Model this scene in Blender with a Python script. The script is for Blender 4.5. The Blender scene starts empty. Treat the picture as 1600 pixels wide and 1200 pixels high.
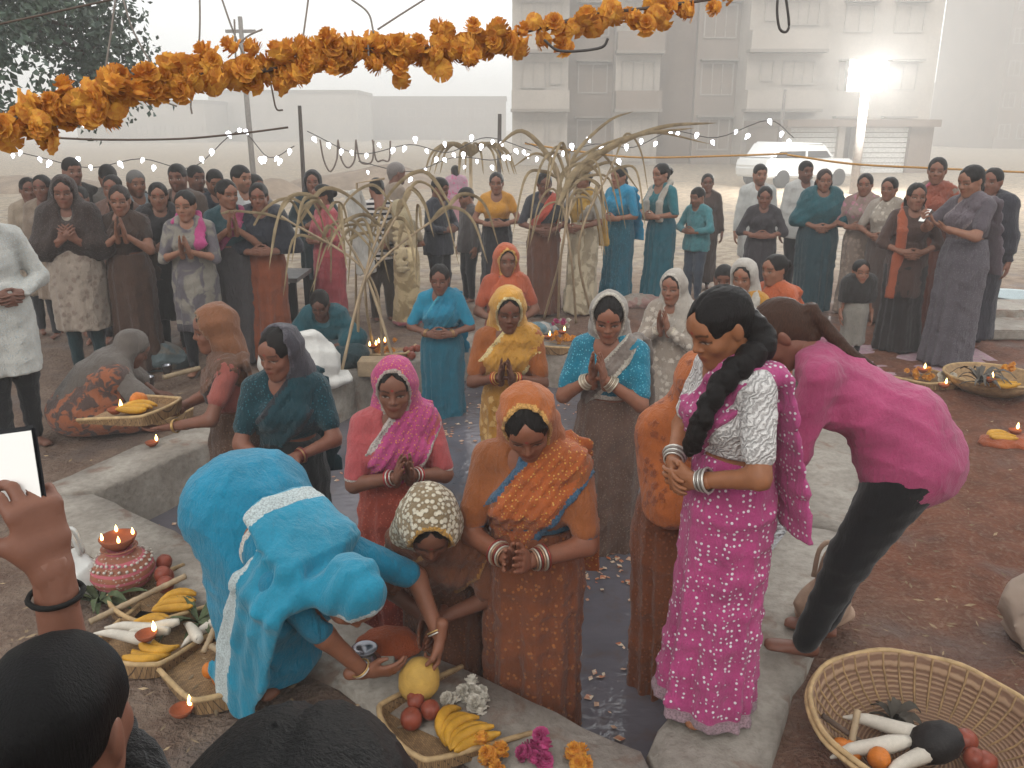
import bpy, bmesh, math, random, time
import numpy as np
from mathutils import Vector, Matrix
T0 = time.time()
random.seed(7); RNG = np.random.default_rng(7)
SC = bpy.context.scene
COL = SC.collection
rad = math.radians

# ------------------------------------------------------------------ camera
CAM_H = 2.0; PITCH = 17.1; FPX = 1300.0
cam_d = bpy.data.cameras.new('camera'); cam = bpy.data.objects.new('camera', cam_d); COL.objects.link(cam)
cam.location = (0, 0, CAM_H); cam.rotation_euler = (rad(90 - PITCH), 0, 0)
cam_d.sensor_width = 36; cam_d.lens = 36 * FPX / 1600; cam_d.clip_end = 3000; cam_d.clip_start = 0.05
SC.camera = cam

# ------------------------------------------------------------------ sky and sun
W = bpy.data.worlds.new('World'); SC.world = W; W.use_nodes = True
nt = W.node_tree; nt.nodes.clear()
wo = nt.nodes.new('ShaderNodeOutputWorld'); bg = nt.nodes.new('ShaderNodeBackground')
sky = nt.nodes.new('ShaderNodeTexSky'); sky.sky_type = 'NISHITA'; sky.sun_disc = False
sky.sun_elevation = rad(32); sky.sun_rotation = rad(20); sky.air_density = 1.0; sky.dust_density = 6.0; sky.ozone_density = 1.0
hsv = nt.nodes.new('ShaderNodeHueSaturation'); hsv.inputs['Saturation'].default_value = 0.10
mxs = nt.nodes.new('ShaderNodeMix'); mxs.data_type = 'RGBA'; mxs.inputs[0].default_value = 0.72
mxs.inputs[7].default_value = (9.4, 9.7, 9.8, 1)
nt.links.new(sky.outputs[0], hsv.inputs['Color']); nt.links.new(hsv.outputs[0], mxs.inputs[6])
nt.links.new(mxs.outputs[2], bg.inputs[0]); nt.links.new(bg.outputs[0], wo.inputs[0])
bg.inputs[1].default_value = 0.125
sun_d = bpy.data.lights.new('sun', 'SUN'); sun = bpy.data.objects.new('sun', sun_d); COL.objects.link(sun)
sun_d.energy = 0.9; sun_d.angle = rad(25); sun_d.color = (1.0, 0.96, 0.9)
sun.rotation_euler = (rad(52), 0, rad(-20))
SC.view_settings.view_transform = 'Standard'; SC.view_settings.look = 'None'
SC.view_settings.exposure = 0.30; SC.view_settings.gamma = 1.0; SC.view_settings.use_curve_mapping = False
SC.cycles.max_bounces = 6; SC.cycles.diffuse_bounces = 3; SC.cycles.glossy_bounces = 2; SC.cycles.volume_bounces = 2
SC.cycles.transparent_max_bounces = 8; SC.cycles.transmission_bounces = 2
SC.cycles.use_denoising = True

# ------------------------------------------------------------------ pixel helpers (directions only)
_cp, _sp = math.cos(rad(PITCH)), math.sin(rad(PITCH))
def ray(px, py):
    x = (px - 800) / FPX; y = (py - 600) / FPX
    return Vector((x, _cp - y * _sp, -_sp - y * _cp))
def at_z(px, py, z=0.0):
    r = ray(px, py); t = (z - CAM_H) / r.z
    return Vector((r.x * t, r.y * t, z))
def at_d(px, py, d):
    r = ray(px, py); t = d / r.y
    return Vector((r.x * t, d, CAM_H + r.z * t))
def lin(c):
    return tuple((v / 12.92 if v <= .04045 else ((v + .055) / 1.055) ** 2.4) for v in c)
def hx(s):
    if not isinstance(s, str): return tuple(s[:3])
    s = s.lstrip('#'); return lin(tuple(int(s[i:i+2], 16) / 255 for i in (0, 2, 4)))

# ------------------------------------------------------------------ tags and objects
def tag(o, label=None, cat=None, group=None, kind=None):
    if label: o['label'] = label
    if cat: o['category'] = cat
    if group: o['group'] = group
    if kind: o['kind'] = kind
    return o
def empty(name, loc=(0,0,0), rz=0.0):
    o = bpy.data.objects.new(name, None); COL.objects.link(o); o.location = loc; o.rotation_euler = (0, 0, rz)
    o.empty_display_size = .1
    return o
def link(name, me, parent=None, m=None):
    o = bpy.data.objects.new(name, me); COL.objects.link(o)
    if parent is not None: o.parent = parent
    if m is not None and len(me.materials) == 0: me.materials.append(m)
    return o
def mesh_np(name, V, F, smooth=True, attrs=None):
    """V (n,3); F (m,k) all faces with the same corner count"""
    V = np.asarray(V, np.float32); F = np.asarray(F, np.int32); k = F.shape[1]
    me = bpy.data.meshes.new(name)
    me.vertices.add(len(V)); me.vertices.foreach_set('co', V.ravel())
    me.loops.add(F.size); me.loops.foreach_set('vertex_index', F.ravel())
    me.polygons.add(len(F)); me.polygons.foreach_set('loop_start', np.arange(0, F.size, k, dtype=np.int32))
    try: me.polygons.foreach_set('loop_total', np.full(len(F), k, np.int32))
    except Exception: pass
    me.polygons.foreach_set('use_smooth', np.full(len(F), bool(smooth)))
    if attrs:
        for an, A in attrs.items():
            if A.ndim == 2:
                a = me.attributes.new(an, 'FLOAT_COLOR', 'POINT')
                c = np.ones((len(V), 4), np.float32); c[:, :3] = A; a.data.foreach_set('color', c.ravel())
            else:
                a = me.attributes.new(an, 'FLOAT', 'POINT'); a.data.foreach_set('value', A.astype(np.float32))
    me.update(calc_edges=True)
    return me

# ------------------------------------------------------------------ signed-distance modelling
class Fld:
    def __init__(s, lo, hi, h):
        s.h = h; s.lo = np.asarray(lo, np.float32) - 2 * h
        n = np.ceil((np.asarray(hi) + 2 * h - s.lo) / h).astype(int) + 1
        s.n = n; s.D = np.full(n, .3, np.float32)
        s.ax = [s.lo[i] + h * np.arange(n[i], dtype=np.float32) for i in range(3)]
    def sub(s, lo, hi):
        a = np.maximum(0, np.floor((np.asarray(lo) - s.lo) / s.h).astype(int)); b = np.minimum(s.n, np.ceil((np.asarray(hi) - s.lo) / s.h).astype(int) + 1)
        if np.any(b <= a): return None
        sl = tuple(slice(int(a[i]), int(b[i])) for i in range(3))
        return sl, s.ax[0][sl[0]][:, None, None], s.ax[1][sl[1]][None, :, None], s.ax[2][sl[2]][None, None, :]
    def put(s, sl, d, k, op):
        A = s.D[sl]
        if op == 'u':
            if k <= 0: s.D[sl] = np.minimum(A, d)
            else:
                h = np.clip(.5 + .5 * (A - d) / k, 0, 1); s.D[sl] = A + (d - A) * h - k * h * (1 - h)
        elif op == 's':
            d = -d
            if k <= 0: s.D[sl] = np.maximum(A, d)
            else:
                h = np.clip(.5 - .5 * (A - d) / k, 0, 1); s.D[sl] = A + (d - A) * h + k * h * (1 - h)
        elif op == 'i': s.D[sl] = np.maximum(A, d)
    def prim(s, p, op='u', inflate=0.0, k=None):
        kind = p[0]
        kk = p[-1] if k is None else k
        if kind == 'c':      # tapered capsule a,b,ra,rb,k
            _, a, b, ra, rb, _k = p; a = np.asarray(a, float); b = np.asarray(b, float); ra += inflate; rb += inflate
            m = max(ra, rb) + kk + 2 * s.h
            r = s.sub(np.minimum(a, b) - m, np.maximum(a, b) + m)
            if r is None: return
            sl, X, Y, Z = r; ba = b - a; L2 = float(ba @ ba) + 1e-9
            x, y, z = X - a[0], Y - a[1], Z - a[2]
            t = np.clip((x * ba[0] + y * ba[1] + z * ba[2]) / L2, 0, 1)
            d = np.sqrt((x - t * ba[0]) ** 2 + (y - t * ba[1]) ** 2 + (z - t * ba[2]) ** 2) - (ra + t * (rb - ra))
        elif kind == 'f':    # flattened tapered capsule a,b,(wa,da),(wb,db),side,k
            _, a, b, A, B, side, _k = p; a = np.asarray(a, float); b = np.asarray(b, float)
            m = max(A + B) + inflate + kk + 2 * s.h
            r = s.sub(np.minimum(a, b) - m, np.maximum(a, b) + m)
            if r is None: return
            sl, X, Y, Z = r; ba = b - a; L = float(np.sqrt(ba @ ba)) + 1e-9; u = ba / L
            sd = np.asarray(side, float); sd = sd - u * (sd @ u); sd /= np.linalg.norm(sd); fr = np.cross(u, sd)
            x, y, z = X - a[0], Y - a[1], Z - a[2]
            tl = x * u[0] + y * u[1] + z * u[2]; t = np.clip(tl / L, 0, 1); ov = tl - t * L
            q = x * sd[0] + y * sd[1] + z * sd[2]; w = x * fr[0] + y * fr[1] + z * fr[2]
            wa = A[0] + t * (B[0] - A[0]) + inflate; da = A[1] + t * (B[1] - A[1]) + inflate; mn = np.minimum(wa, da)
            g = np.sqrt((q / wa) ** 2 + (w / da) ** 2 + (ov / mn) ** 2) + 1e-6
            gl = np.sqrt((q / wa ** 2) ** 2 + (w / da ** 2) ** 2 + (ov / mn ** 2) ** 2) + 1e-6
            d = g * (g - 1) / gl
        elif kind == 'e':    # ellipsoid c, radii, R or None, k
            _, c, rr, R, _k = p; rr = np.asarray(rr, float) + inflate; m = rr.max() + kk + 2 * s.h
            c = np.asarray(c, float); r = s.sub(c - m, c + m)
            if r is None: return
            sl, X, Y, Z = r; x, y, z = X - c[0], Y - c[1], Z - c[2]
            if R is not None:
                R = np.asarray(R); x, y, z = (R[0,0]*x + R[1,0]*y + R[2,0]*z, R[0,1]*x + R[1,1]*y + R[2,1]*z, R[0,2]*x + R[1,2]*y + R[2,2]*z)
            g = np.sqrt((x/rr[0])**2 + (y/rr[1])**2 + (z/rr[2])**2) + 1e-6
            gl = np.sqrt((x/rr[0]**2)**2 + (y/rr[1]**2)**2 + (z/rr[2]**2)**2) + 1e-6
            d = g * (g - 1) / gl
        elif kind == 'k':    # skirt: stations [(z, cx, cy, a, b)], pleats n, amp, phase, fold (front bias), k
            _, st, npl, amp, ph, _k = p
            zs = np.array([q[0] for q in st]); m = kk + .06
            amax = max(max(q[3], q[4]) for q in st)
            cx0 = [q[1] for q in st]; cy0 = [q[2] for q in st]
            r = s.sub((min(cx0) - amax - m, min(cy0) - amax - m, zs.min() - m), (max(cx0) + amax + m, max(cy0) + amax + m, zs.max() + m))
            if r is None: return
            sl, X, Y, Z = r; o = np.argsort(zs); z1 = Z.ravel()
            I = lambda j: np.interp(z1, zs[o], np.array([st[i][j] for i in o]))[None, None, :]
            a, b = I(3) + inflate, I(4) + inflate; x = X - I(1); y = Y - I(2)
            th = np.arctan2(x / a, y / b); low = np.clip((zs.max() - Z) / (zs.max() - zs.min() + 1e-6), 0, 1)
            fb = .45 + .55 * np.clip(np.cos(th - .25), 0, 1)
            pl = np.sin(npl * th + ph + 2.2 * np.sin(2 * th + ph) + 1.3 * low * np.sin(3 * th + 2 * ph)) + .3 * np.sin(2.3 * npl * th + 3 * ph + 2 * low)
            d = (np.sqrt((x / a) ** 2 + (y / b) ** 2) - 1) * np.minimum(a, b) - amp * (.12 + low) * fb * pl
            d = np.maximum(d, np.maximum(zs.min() - Z, Z - zs.max()))
        elif kind == 'h':    # half space: keep n.p < c   (use with op 'i')
            _, n, c, _k = p
            X, Y, Z = s.ax[0][:, None, None], s.ax[1][None, :, None], s.ax[2][None, None, :]
            d = X * n[0] + Y * n[1] + Z * n[2] - c; sl = (slice(None),) * 3
        s.put(sl, d.astype(np.float32), kk, op)
    def wrinkle(s, amp, freq=1.0, seed=0, dirv=(.4, .2, 1.0)):
        rg = np.random.default_rng(seed)
        X, Y, Z = s.ax[0][:, None, None], s.ax[1][None, :, None], s.ax[2][None, None, :]
        acc = 0
        for i in range(4):
            v = rg.normal(size=3); v = v / np.linalg.norm(v) * .55 + np.asarray(dirv) * .8; v = v * (26 + 14 * i) * freq; w = rg.normal(size=3) * 9 * freq
            ph = rg.uniform(0, 6.28)
            q = np.sin(X * v[0] + Y * v[1] + Z * v[2] + ph + 1.8 * np.sin(X * w[0] + Y * w[1] + Z * w[2] + ph * 2)); acc = acc + (1.25 - 2.1 * np.sqrt(np.abs(q) + .02)) / (1 + .5 * i)
        s.D -= (amp * .5 * acc).astype(np.float32)
    def mesh(s):
        D = s.D; D[0] = D[-1] = .1; D[:, 0] = D[:, -1] = .1; D[:, :, 0] = D[:, :, -1] = .1
        ins = D < 0; n = D.shape
        c = lambda a, i, j, k: a[i:n[0]-1+i, j:n[1]-1+j, k:n[2]-1+k]
        cnt = np.zeros((n[0]-1, n[1]-1, n[2]-1), np.int8)
        offs = [(i, j, k) for i in (0, 1) for j in (0, 1) for k in (0, 1)]
        for o in offs: cnt += c(ins, *o)
        act = (cnt > 0) & (cnt < 8); ijk = np.argwhere(act)
        idx = np.full(act.shape, -1, np.int32); idx[act] = np.arange(len(ijk))
        val = np.stack([D[ijk[:, 0]+o[0], ijk[:, 1]+o[1], ijk[:, 2]+o[2]] for o in offs], 1)
        acc = np.zeros((len(ijk), 3), np.float32); w = np.zeros(len(ijk), np.float32)
        for i in range(8):
            for j in range(i + 1, 8):
                a, b = np.array(offs[i]), np.array(offs[j])
                if abs(a - b).sum() != 1: continue
                va, vb = val[:, i], val[:, j]; mk = (va < 0) != (vb < 0)
                t = np.where(mk, va / np.where(mk, va - vb, 1), 0)[:, None]
                acc += mk[:, None] * (a + t * (b - a)); w += mk
        V = s.lo + s.h * (ijk + acc / w[:, None])
        Q = []
        for ax in range(3):
            o1, o2 = [(1, 2), (2, 0), (0, 1)][ax]
            A = ins[tuple(slice(0, -1) if i == ax else slice(1, -1) for i in range(3))]
            B = ins[tuple(slice(1, None) if i == ax else slice(1, -1) for i in range(3))]
            e = np.argwhere(A != B)
            if len(e) == 0: continue
            fl = A[e[:, 0], e[:, 1], e[:, 2]]
            base = e.copy()
            for i in range(3):
                if i != ax: base[:, i] += 1
            def cell(d1, d2):
                q = base.copy(); q[:, o1] -= d1; q[:, o2] -= d2; return idx[q[:, 0], q[:, 1], q[:, 2]]
            q = np.stack([cell(1, 1), cell(0, 1), cell(0, 0), cell(1, 0)], 1)
            q[~fl] = q[~fl][:, ::-1]; Q.append(q)
        return V.astype(np.float32), np.concatenate(Q)
    def keep_largest(s): pass

def bounds(prims, m=.03):
    lo = np.full(3, 9e9); hi = -lo
    for p in prims:
        if p[0] == 'c': a = [np.asarray(p[1]) - max(p[3], p[4]), np.asarray(p[2]) - max(p[3], p[4]), np.asarray(p[1]) + max(p[3], p[4]), np.asarray(p[2]) + max(p[3], p[4])]
        elif p[0] == 'f': r = max(p[3] + p[4]); a = [np.asarray(p[1]) - r, np.asarray(p[2]) - r, np.asarray(p[1]) + r, np.asarray(p[2]) + r]
        elif p[0] == 'e': r = max(p[2]); a = [np.asarray(p[1]) - r, np.asarray(p[1]) + r]
        elif p[0] == 'k':
            a = []
            for q in p[1]: a += [np.array((q[1]-q[3], q[2]-q[4], q[0])), np.array((q[1]+q[3], q[2]+q[4], q[0]))]
        else: continue
        for v in a: lo = np.minimum(lo, v); hi = np.maximum(hi, v)
    return lo - m, hi + m
def sdf(prims, h, inflate=0, subs=(), cuts=(), wr=None, k=None, m=.03, post=None):
    lo, hi = bounds(prims, m + inflate); f = Fld(lo, hi, h)
    for p in prims: f.prim(p, 'u', inflate, k)
    if wr: f.wrinkle(*wr)
    for p in subs: f.prim(p, 's')
    for p in cuts: f.prim(p, 'i')
    if post: post(f)
    return f.mesh()

# ------------------------------------------------------------------ materials
MATS = {}
def nodes_new(name):
    m = bpy.data.materials.new(name); m.use_nodes = True; t = m.node_tree
    b = t.nodes['Principled BSDF']; return m, t, b
def N(t, ty, **kw):
    n = t.nodes.new(ty)
    for k, v in kw.items():
        if k.startswith('i_'):
            key = k[2:]; n.inputs[int(key) if key.isdigit() else key.replace('_', ' ')].default_value = v
        else: setattr(n, k, v)
    return n
def mixc(t, fac, a, b, blend='MIX'):
    n = N(t, 'ShaderNodeMix', data_type='RGBA', blend_type=blend)
    for s, v in ((0, fac), (6, a), (7, b)):
        if isinstance(v, bpy.types.NodeSocket): t.links.new(v, n.inputs[s])
        elif s == 0: n.inputs[0].default_value = v
        else: n.inputs[s].default_value = (*v[:3], 1)
    return n.outputs[2]
def ramp(t, src, a, b, ca=0.0, cb=1.0):
    n = N(t, 'ShaderNodeMapRange', i_1=a, i_2=b, i_3=ca, i_4=cb); t.links.new(src, n.inputs[0]); return n.outputs[0]
def noise(t, scale, det=3, rough=.55, vec=None, dist=0.0):
    n = N(t, 'ShaderNodeTexNoise', i_Scale=scale, i_Detail=det, i_Roughness=rough, i_Distortion=dist)
    if vec is not None: t.links.new(vec, n.inputs[0])
    return n.outputs[0]
def coords(t, scale=(1,1,1), rot=(0,0,0), which='Object'):
    c = N(t, 'ShaderNodeTexCoord'); mp = N(t, 'ShaderNodeMapping'); mp.inputs['Scale'].default_value = scale; mp.inputs['Rotation'].default_value = rot
    t.links.new(c.outputs[which], mp.inputs[0]); return mp.outputs[0]
def bump(t, b, h, strength=.3, dist=.01):
    n = N(t, 'ShaderNodeBump', i_Strength=strength, i_Distance=dist); t.links.new(h, n.inputs['Height']); t.links.new(n.outputs[0], b.inputs['Normal'])

def mat(key, color, rough=.8, var=.25, nscale=12, bmp=.25, bscale=60, color2=None, metal=0, spec=.3, coat=0, stretch=(1,1,1)):
    """plain surface with two scales of colour variation and fine relief"""
    if key in MATS: return MATS[key]
    c = hx(color); m, t, b = nodes_new(key); v = coords(t, stretch)
    n1 = noise(t, nscale, 5, .6, v); n2 = noise(t, bscale, 3, .6, v)
    dark = tuple(x * (1 - var) for x in c) if color2 is None else hx(color2)
    lite = tuple(min(1, x * (1 + var * .6)) for x in c)
    cc = mixc(t, ramp(t, n1, .35, .68), dark, lite); cc = mixc(t, ramp(t, n2, .3, .75, 0, .35), cc, tuple(x * .6 for x in c))
    t.links.new(cc, b.inputs['Base Color']); b.inputs['Roughness'].default_value = rough; b.inputs['Metallic'].default_value = metal
    b.inputs['Specular IOR Level'].default_value = spec; b.inputs['Coat Weight'].default_value = coat
    if bmp: bump(t, b, n2, bmp, .006)
    MATS[key] = m; return m

def cloth(color, border=None, pat=None, col2=None, rough=.78, pscale=1.0, sheen=.15, fold=.7, spec=.2):
    """woven cloth; 'border' attribute paints the woven border colour"""
    key = ('cloth', color, border, pat, col2, rough, pscale, fold)
    if key in MATS: return MATS[key]
    c = hx(color); m, t, b = nodes_new('cloth'); v = coords(t); c = tuple(x * .86 for x in c)
    n1 = noise(t, 7, 4, .55, v); base = mixc(t, ramp(t, n1, .3, .7), tuple(x * .78 for x in c), tuple(min(1, x * 1.16) for x in c))
    n2 = noise(t, 140, 2, .6, v); base = mixc(t, ramp(t, n2, .35, .7, 0, .3), base, tuple(x * .6 for x in c))
    hgt = None
    if pat:
        c2 = hx(col2 or '#dddddd')
        if pat in ('dots', 'beads', 'floral', 'specks'):
            sc = {'dots': 52, 'beads': 42, 'floral': 17, 'specks': 70}[pat] * pscale
            vo = N(t, 'ShaderNodeTexVoronoi', i_Scale=sc); vo.inputs['Randomness'].default_value = .55 if pat == 'dots' else .9
            t.links.new(v, vo.inputs['Vector'])
            if pat == 'beads': f = ramp(t, vo.outputs[0], .42, .54, 1, 0)
            elif pat == 'dots': f = ramp(t, vo.outputs[0], .22, .28, 1, 0)
            elif pat == 'specks': f = ramp(t, vo.outputs[0], .2, .3, 1, 0)
            else:
                nz = noise(t, sc * 3.2, 3, .6, v, 1.0); ml = N(t, 'ShaderNodeMath', operation='MULTIPLY_ADD', i_1=.9); t.links.new(nz, ml.inputs[0]); t.links.new(vo.outputs[0], ml.inputs[2])
                f = ramp(t, ml.outputs[0], .72, .84, .8, 0)
            base = mixc(t, f, base, c2); hgt = f
        elif pat in ('hstripe', 'vstripe', 'dstripe'):
            wv = N(t, 'ShaderNodeTexWave', wave_type='BANDS', bands_direction={'hstripe': 'Z', 'vstripe': 'X', 'dstripe': 'DIAGONAL'}[pat], i_Scale=4.0 * pscale, i_Distortion=.8)
            t.links.new(v, wv.inputs[0]); base = mixc(t, ramp(t, wv.outputs[1], .45, .55), base, c2)
        elif pat == 'ruffle':
            wv = N(t, 'ShaderNodeTexWave', wave_type='BANDS', bands_direction='DIAGONAL', i_Scale=22.0 * pscale, i_Distortion=14.0, i_3=4.0, i_4=1.2); t.links.new(v, wv.inputs[0]); hgt = wv.outputs[1]; base = mixc(t, ramp(t, hgt, .1, .7), base, c2)
        elif pat == 'patch':
            f = ramp(t, noise(t, 6 * pscale, 3, .5, v, .8), .47, .53); base = mixc(t, f, base, c2)
    if border:
        at = N(t, 'ShaderNodeAttribute', attribute_name='border'); c3 = hx(border)
        fn = noise(t, 160, 2, .6, v); bc = mixc(t, ramp(t, fn, .4, .65), c3, tuple(x * .55 for x in c3))
        base = mixc(t, ramp(t, at.outputs['Fac'], .35, .6), base, bc)
    t.links.new(base, b.inputs['Base Color']); b.inputs['Roughness'].default_value = rough; b.inputs['Specular IOR Level'].default_value = spec
    b.inputs['Sheen Weight'].default_value = sheen; b.inputs['Sheen Roughness'].default_value = .5
    v2 = coords(t, (1.0, 1.0, .28)); f1 = noise(t, 26, 3, .5, v2, .6); f2 = noise(t, 420, 1, .5, v)
    ad = N(t, 'ShaderNodeMath', operation='MULTIPLY_ADD', i_1=.12); t.links.new(f2, ad.inputs[0]); t.links.new(f1, ad.inputs[2])
    f3 = noise(t, 75, 3, .6, coords(t, (1, 1, .5)), 1.2); ad3 = N(t, 'ShaderNodeMath', operation='MULTIPLY_ADD', i_1=.32); t.links.new(f3, ad3.inputs[0]); t.links.new(ad.outputs[0], ad3.inputs[2]); hh = ad3.outputs[0]
    if hgt is not None:
        ad2 = N(t, 'ShaderNodeMath', operation='MULTIPLY_ADD', i_1=.25); t.links.new(hgt, ad2.inputs[0]); t.links.new(hh, ad2.inputs[2]); hh = ad2.outputs[0]
    bump(t, b, hh, fold, .03)
    MATS[key] = m; return m

def skin_mat():
    if 'skin' in MATS: return MATS['skin']
    m, t, b = nodes_new('skin'); at = N(t, 'ShaderNodeAttribute', attribute_name='Col'); v = coords(t)
    n1 = noise(t, 30, 4, .6, v); cc = mixc(t, ramp(t, n1, .3, .75, 0, .35), at.outputs['Color'], (.09, .035, .02))
    t.links.new(cc, b.inputs['Base Color']); b.inputs['Roughness'].default_value = .52; b.inputs['Specular IOR Level'].default_value = .35
    b.inputs['Subsurface Weight'].default_value = 0.0
    bump(t, b, noise(t, 220, 3, .6, v), .12, .004); MATS['skin'] = m; return m
def hair_mat(color='#1a1614'):
    key = 'hair' + color
    if key in MATS: return MATS[key]
    c = hx(color); m, t, b = nodes_new('hair'); v = coords(t, (1, 1, .10)); n1 = noise(t, 320, 3, .65, v, .25)
    cc = mixc(t, ramp(t, n1, .3, .7), tuple(x * .5 for x in c), tuple(x * 1.7 for x in c)); t.links.new(cc, b.inputs['Base Color'])
    b.inputs['Roughness'].default_value = .5; b.inputs['Specular IOR Level'].default_value = .15; bump(t, b, n1, .6, .006); MATS[key] = m; return m
def emit(key, color, strength):
    if key in MATS: return MATS[key]
    m, t, b = nodes_new(key); b.inputs['Base Color'].default_value = (*hx(color), 1); b.inputs['Emission Color'].default_value = (*hx(color), 1); b.inputs['Emission Strength'].default_value = strength
    MATS[key] = m; return m
# ================================================================== people
V3 = lambda *a: np.array(a, float)
def unit(v): v = np.asarray(v, float); return v / (np.linalg.norm(v) + 1e-9)
def rx(a): c, s = math.cos(rad(a)), math.sin(rad(a)); return np.array([[1,0,0],[0,c,-s],[0,s,c]])
def ry(a): c, s = math.cos(rad(a)), math.sin(rad(a)); return np.array([[c,0,s],[0,1,0],[-s,0,c]])
def rz(a): c, s = math.cos(rad(a)), math.sin(rad(a)); return np.array([[c,-s,0],[s,c,0],[0,0,1]])

_HEAD = {}
def sstep(x, a, b): t = np.clip((x - a) / (b - a), 0, 1); return t * t * (3 - 2 * t)
def head_mesh(h, sex):
    key = (h, sex)
    if key in _HEAD: return _HEAD[key]
    j = 1.0 if sex == 'f' else 1.08
    P = [('e', (0,-.014,.026), (.071,.092,.083), None, .02), ('e', (0,.026,-.028), (.055*j,.060,.076), None, .03),
         ('c', (0,.052,-.086), (0,.056,-.090), .021*j, .021*j, .03), ('c', (.047*j,-.004,-.052), (.012,.055,-.090), .017, .018, .03), ('c', (-.047*j,-.004,-.052), (-.012,.055,-.090), .017, .018, .03),
         ('e', (.034,.058,-.026), (.023,.021,.022), None, .025), ('e', (-.034,.058,-.026), (.023,.021,.022), None, .025),
         ('c', (-.034,.068,.021), (.034,.068,.021), .012, .012, .025), ('e', (0,.062,.045), (.045,.026,.035), None, .03)]
    f = Fld((-.1,-.13,-.22), (.1,.13,.13), h)
    for p in P: f.prim(p)
    for sx in (1, -1): f.prim(('e', (.031*sx,.096,.003), (.017,.017,.0115), None, .012), 's')
    for sx in (1, -1): f.prim(('e', (.031*sx,.0665,.002), (.0145,.0135,.0125), None, .004))
    for sx in (1, -1): f.prim(('c', (.018*sx,.083,.0045), (.044*sx,.074,.004), .0035, .003, .006))     # upper lids
    for p in [('c', (0,.080,.014), (0,.100,-.021), .0065, .0105, .012), ('e', (.0105,.090,-.027), (.0085,.009,.007), None, .006), ('e', (-.0105,.090,-.027), (.0085,.009,.007), None, .006),
              ('e', (0,.078,-.056), (.026,.012,.018), None, .02),
              ('e', (0,.0875,-.0505), (.021,.0085,.0052), None, .005), ('e', (0,.086,-.0605), (.018,.0095,.0062), None, .005), ('e', (0,.074,-.090), (.015,.013,.013), None, .02),
              ('e', (.073,-.008,-.004), (.0085,.018,.030), rz(20), .008), ('e', (-.073,-.008,-.004), (.0085,.018,.030), rz(-20), .008),
              ('c', (0,-.018,-.05), (0,-.036,-.20), .050 if sex == 'f' else .058, .056 if sex == 'f' else .064, .03)]: f.prim(p)
    f.prim(('c', (-.017,.100,-.0555), (.017,.100,-.0555), .0035, .0035, .004), 's')
    V, F = f.mesh(); x, y, z = V.T; ax = np.abs(x); front = y > .03
    mk = {}
    e = np.minimum(np.sqrt(((ax-.031)/.016)**2 + ((z+.001)/.0058)**2), 9); mk['white'] = front * (1 - sstep(e, .75, 1.0))
    ir = np.sqrt((ax-.031)**2 + (z-.0005)**2); mk['iris'] = front * (1 - sstep(ir, .005, .0075)) * (z < .006)
    lash = np.abs(z - (.0042 - 14*(ax-.031)**2)); mk['lash'] = front * (1 - sstep(lash, .0015, .0042)) * (ax > .013) * (ax < .050)
    brow = np.abs(z - (.0285 - 12*(ax-.034)**2)); mk['brow'] = front * (1 - sstep(brow, .0025, .0055)) * (ax > .011) * (ax < .052)
    lip = np.sqrt((x/.024)**2 + ((z+.0555)/.0115)**2); mk['lip'] = front * (1 - sstep(lip, .8, 1.05)) * (y > .06)
    bd = np.sqrt(x**2 + (z-.034)**2); mk['bindi'] = front * (1 - sstep(bd, .004, .0065))
    mk['beard'] = front * sstep(-z, .03, .05) * (lip > 1.0) + front * (1 - sstep(np.sqrt((x/.026)**2 + ((z+.041)/.0055)**2), .8, 1.2))
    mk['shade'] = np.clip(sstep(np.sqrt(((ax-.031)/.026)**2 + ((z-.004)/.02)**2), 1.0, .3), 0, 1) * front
    _HEAD[key] = (V, F, mk); return _HEAD[key]

_HAND = {}
def hand_mesh(h, kind):
    key = (h, kind)
    if key in _HAND: return _HAND[key]
    curl, spread, thumb = {'flat': (4, .6, .35), 'relax': (24, 1.0, .6), 'grip': (52, 1.0, .8), 'fist': (78, .9, .9), 'open': (12, 1.9, 1.0)}[kind]
    P = [('f', (0,-.055,0), (0,-.01,0), (.0255,.0235), (.027,.021), (1,0,0), .01), ('f', (0,-.01,0), (0,.03,0), (.027,.021), (.034,.016), (1,0,0), .01), ('f', (0,.03,0), (0,.082,0), (.034,.016), (.038,.013), (1,0,0), .012),
         ('c', (.02,.015,-.006), (.03,.04,-.010), .016, .014, .012)]
    for i, (bx, L) in enumerate([(-.029,.060), (-.0098,.076), (.0098,.081), (.029,.073)]):
        p = V3(bx, .083 - (.006 if i in (0, 3) else 0), 0); a = 0; sx = bx * .9 * spread
        for q, fr in enumerate((.44, .31, .25)):
            a += curl * (1.0 if q else .7) * (1 + .12 * (1.5 - i)); dv = V3(math.sin(sx * 3.0), math.cos(rad(a)), -math.sin(rad(a))); dv = unit(dv); e = p + dv * L * fr
            P.append(('c', p, e, .0092 - .0011 * q, .0084 - .0011 * q, .004)); p = e
    p0 = V3(.028,.022,-.008); p1 = p0 + V3(.018 + .012 * thumb, .030, -.008 - .010 * (curl > 40)); p2 = p1 + V3(.004 + .004 * thumb - .016 * (curl > 40), .027, -.004 - .012 * (curl > 40))
    P += [('c', p0, p1, .013, .0105, .008), ('c', p1, p2, .0100, .0078, .004)]
    V, F = sdf(P, h, m=.01); _HAND[key] = (V, F); return _HAND[key]

def ik(S, Wt, l1, l2, pole):
    d = Wt - S; L = np.linalg.norm(d); L = min(L, (l1 + l2) * .999); dn = unit(d); Wt = S + dn * L
    a = (l1*l1 - l2*l2 + L*L) / (2*L); hh = math.sqrt(max(0, l1*l1 - a*a)); pl = np.asarray(pole, float); pl = unit(pl - dn * (pl @ dn))
    return S + dn * a + pl * hh, Wt

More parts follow.
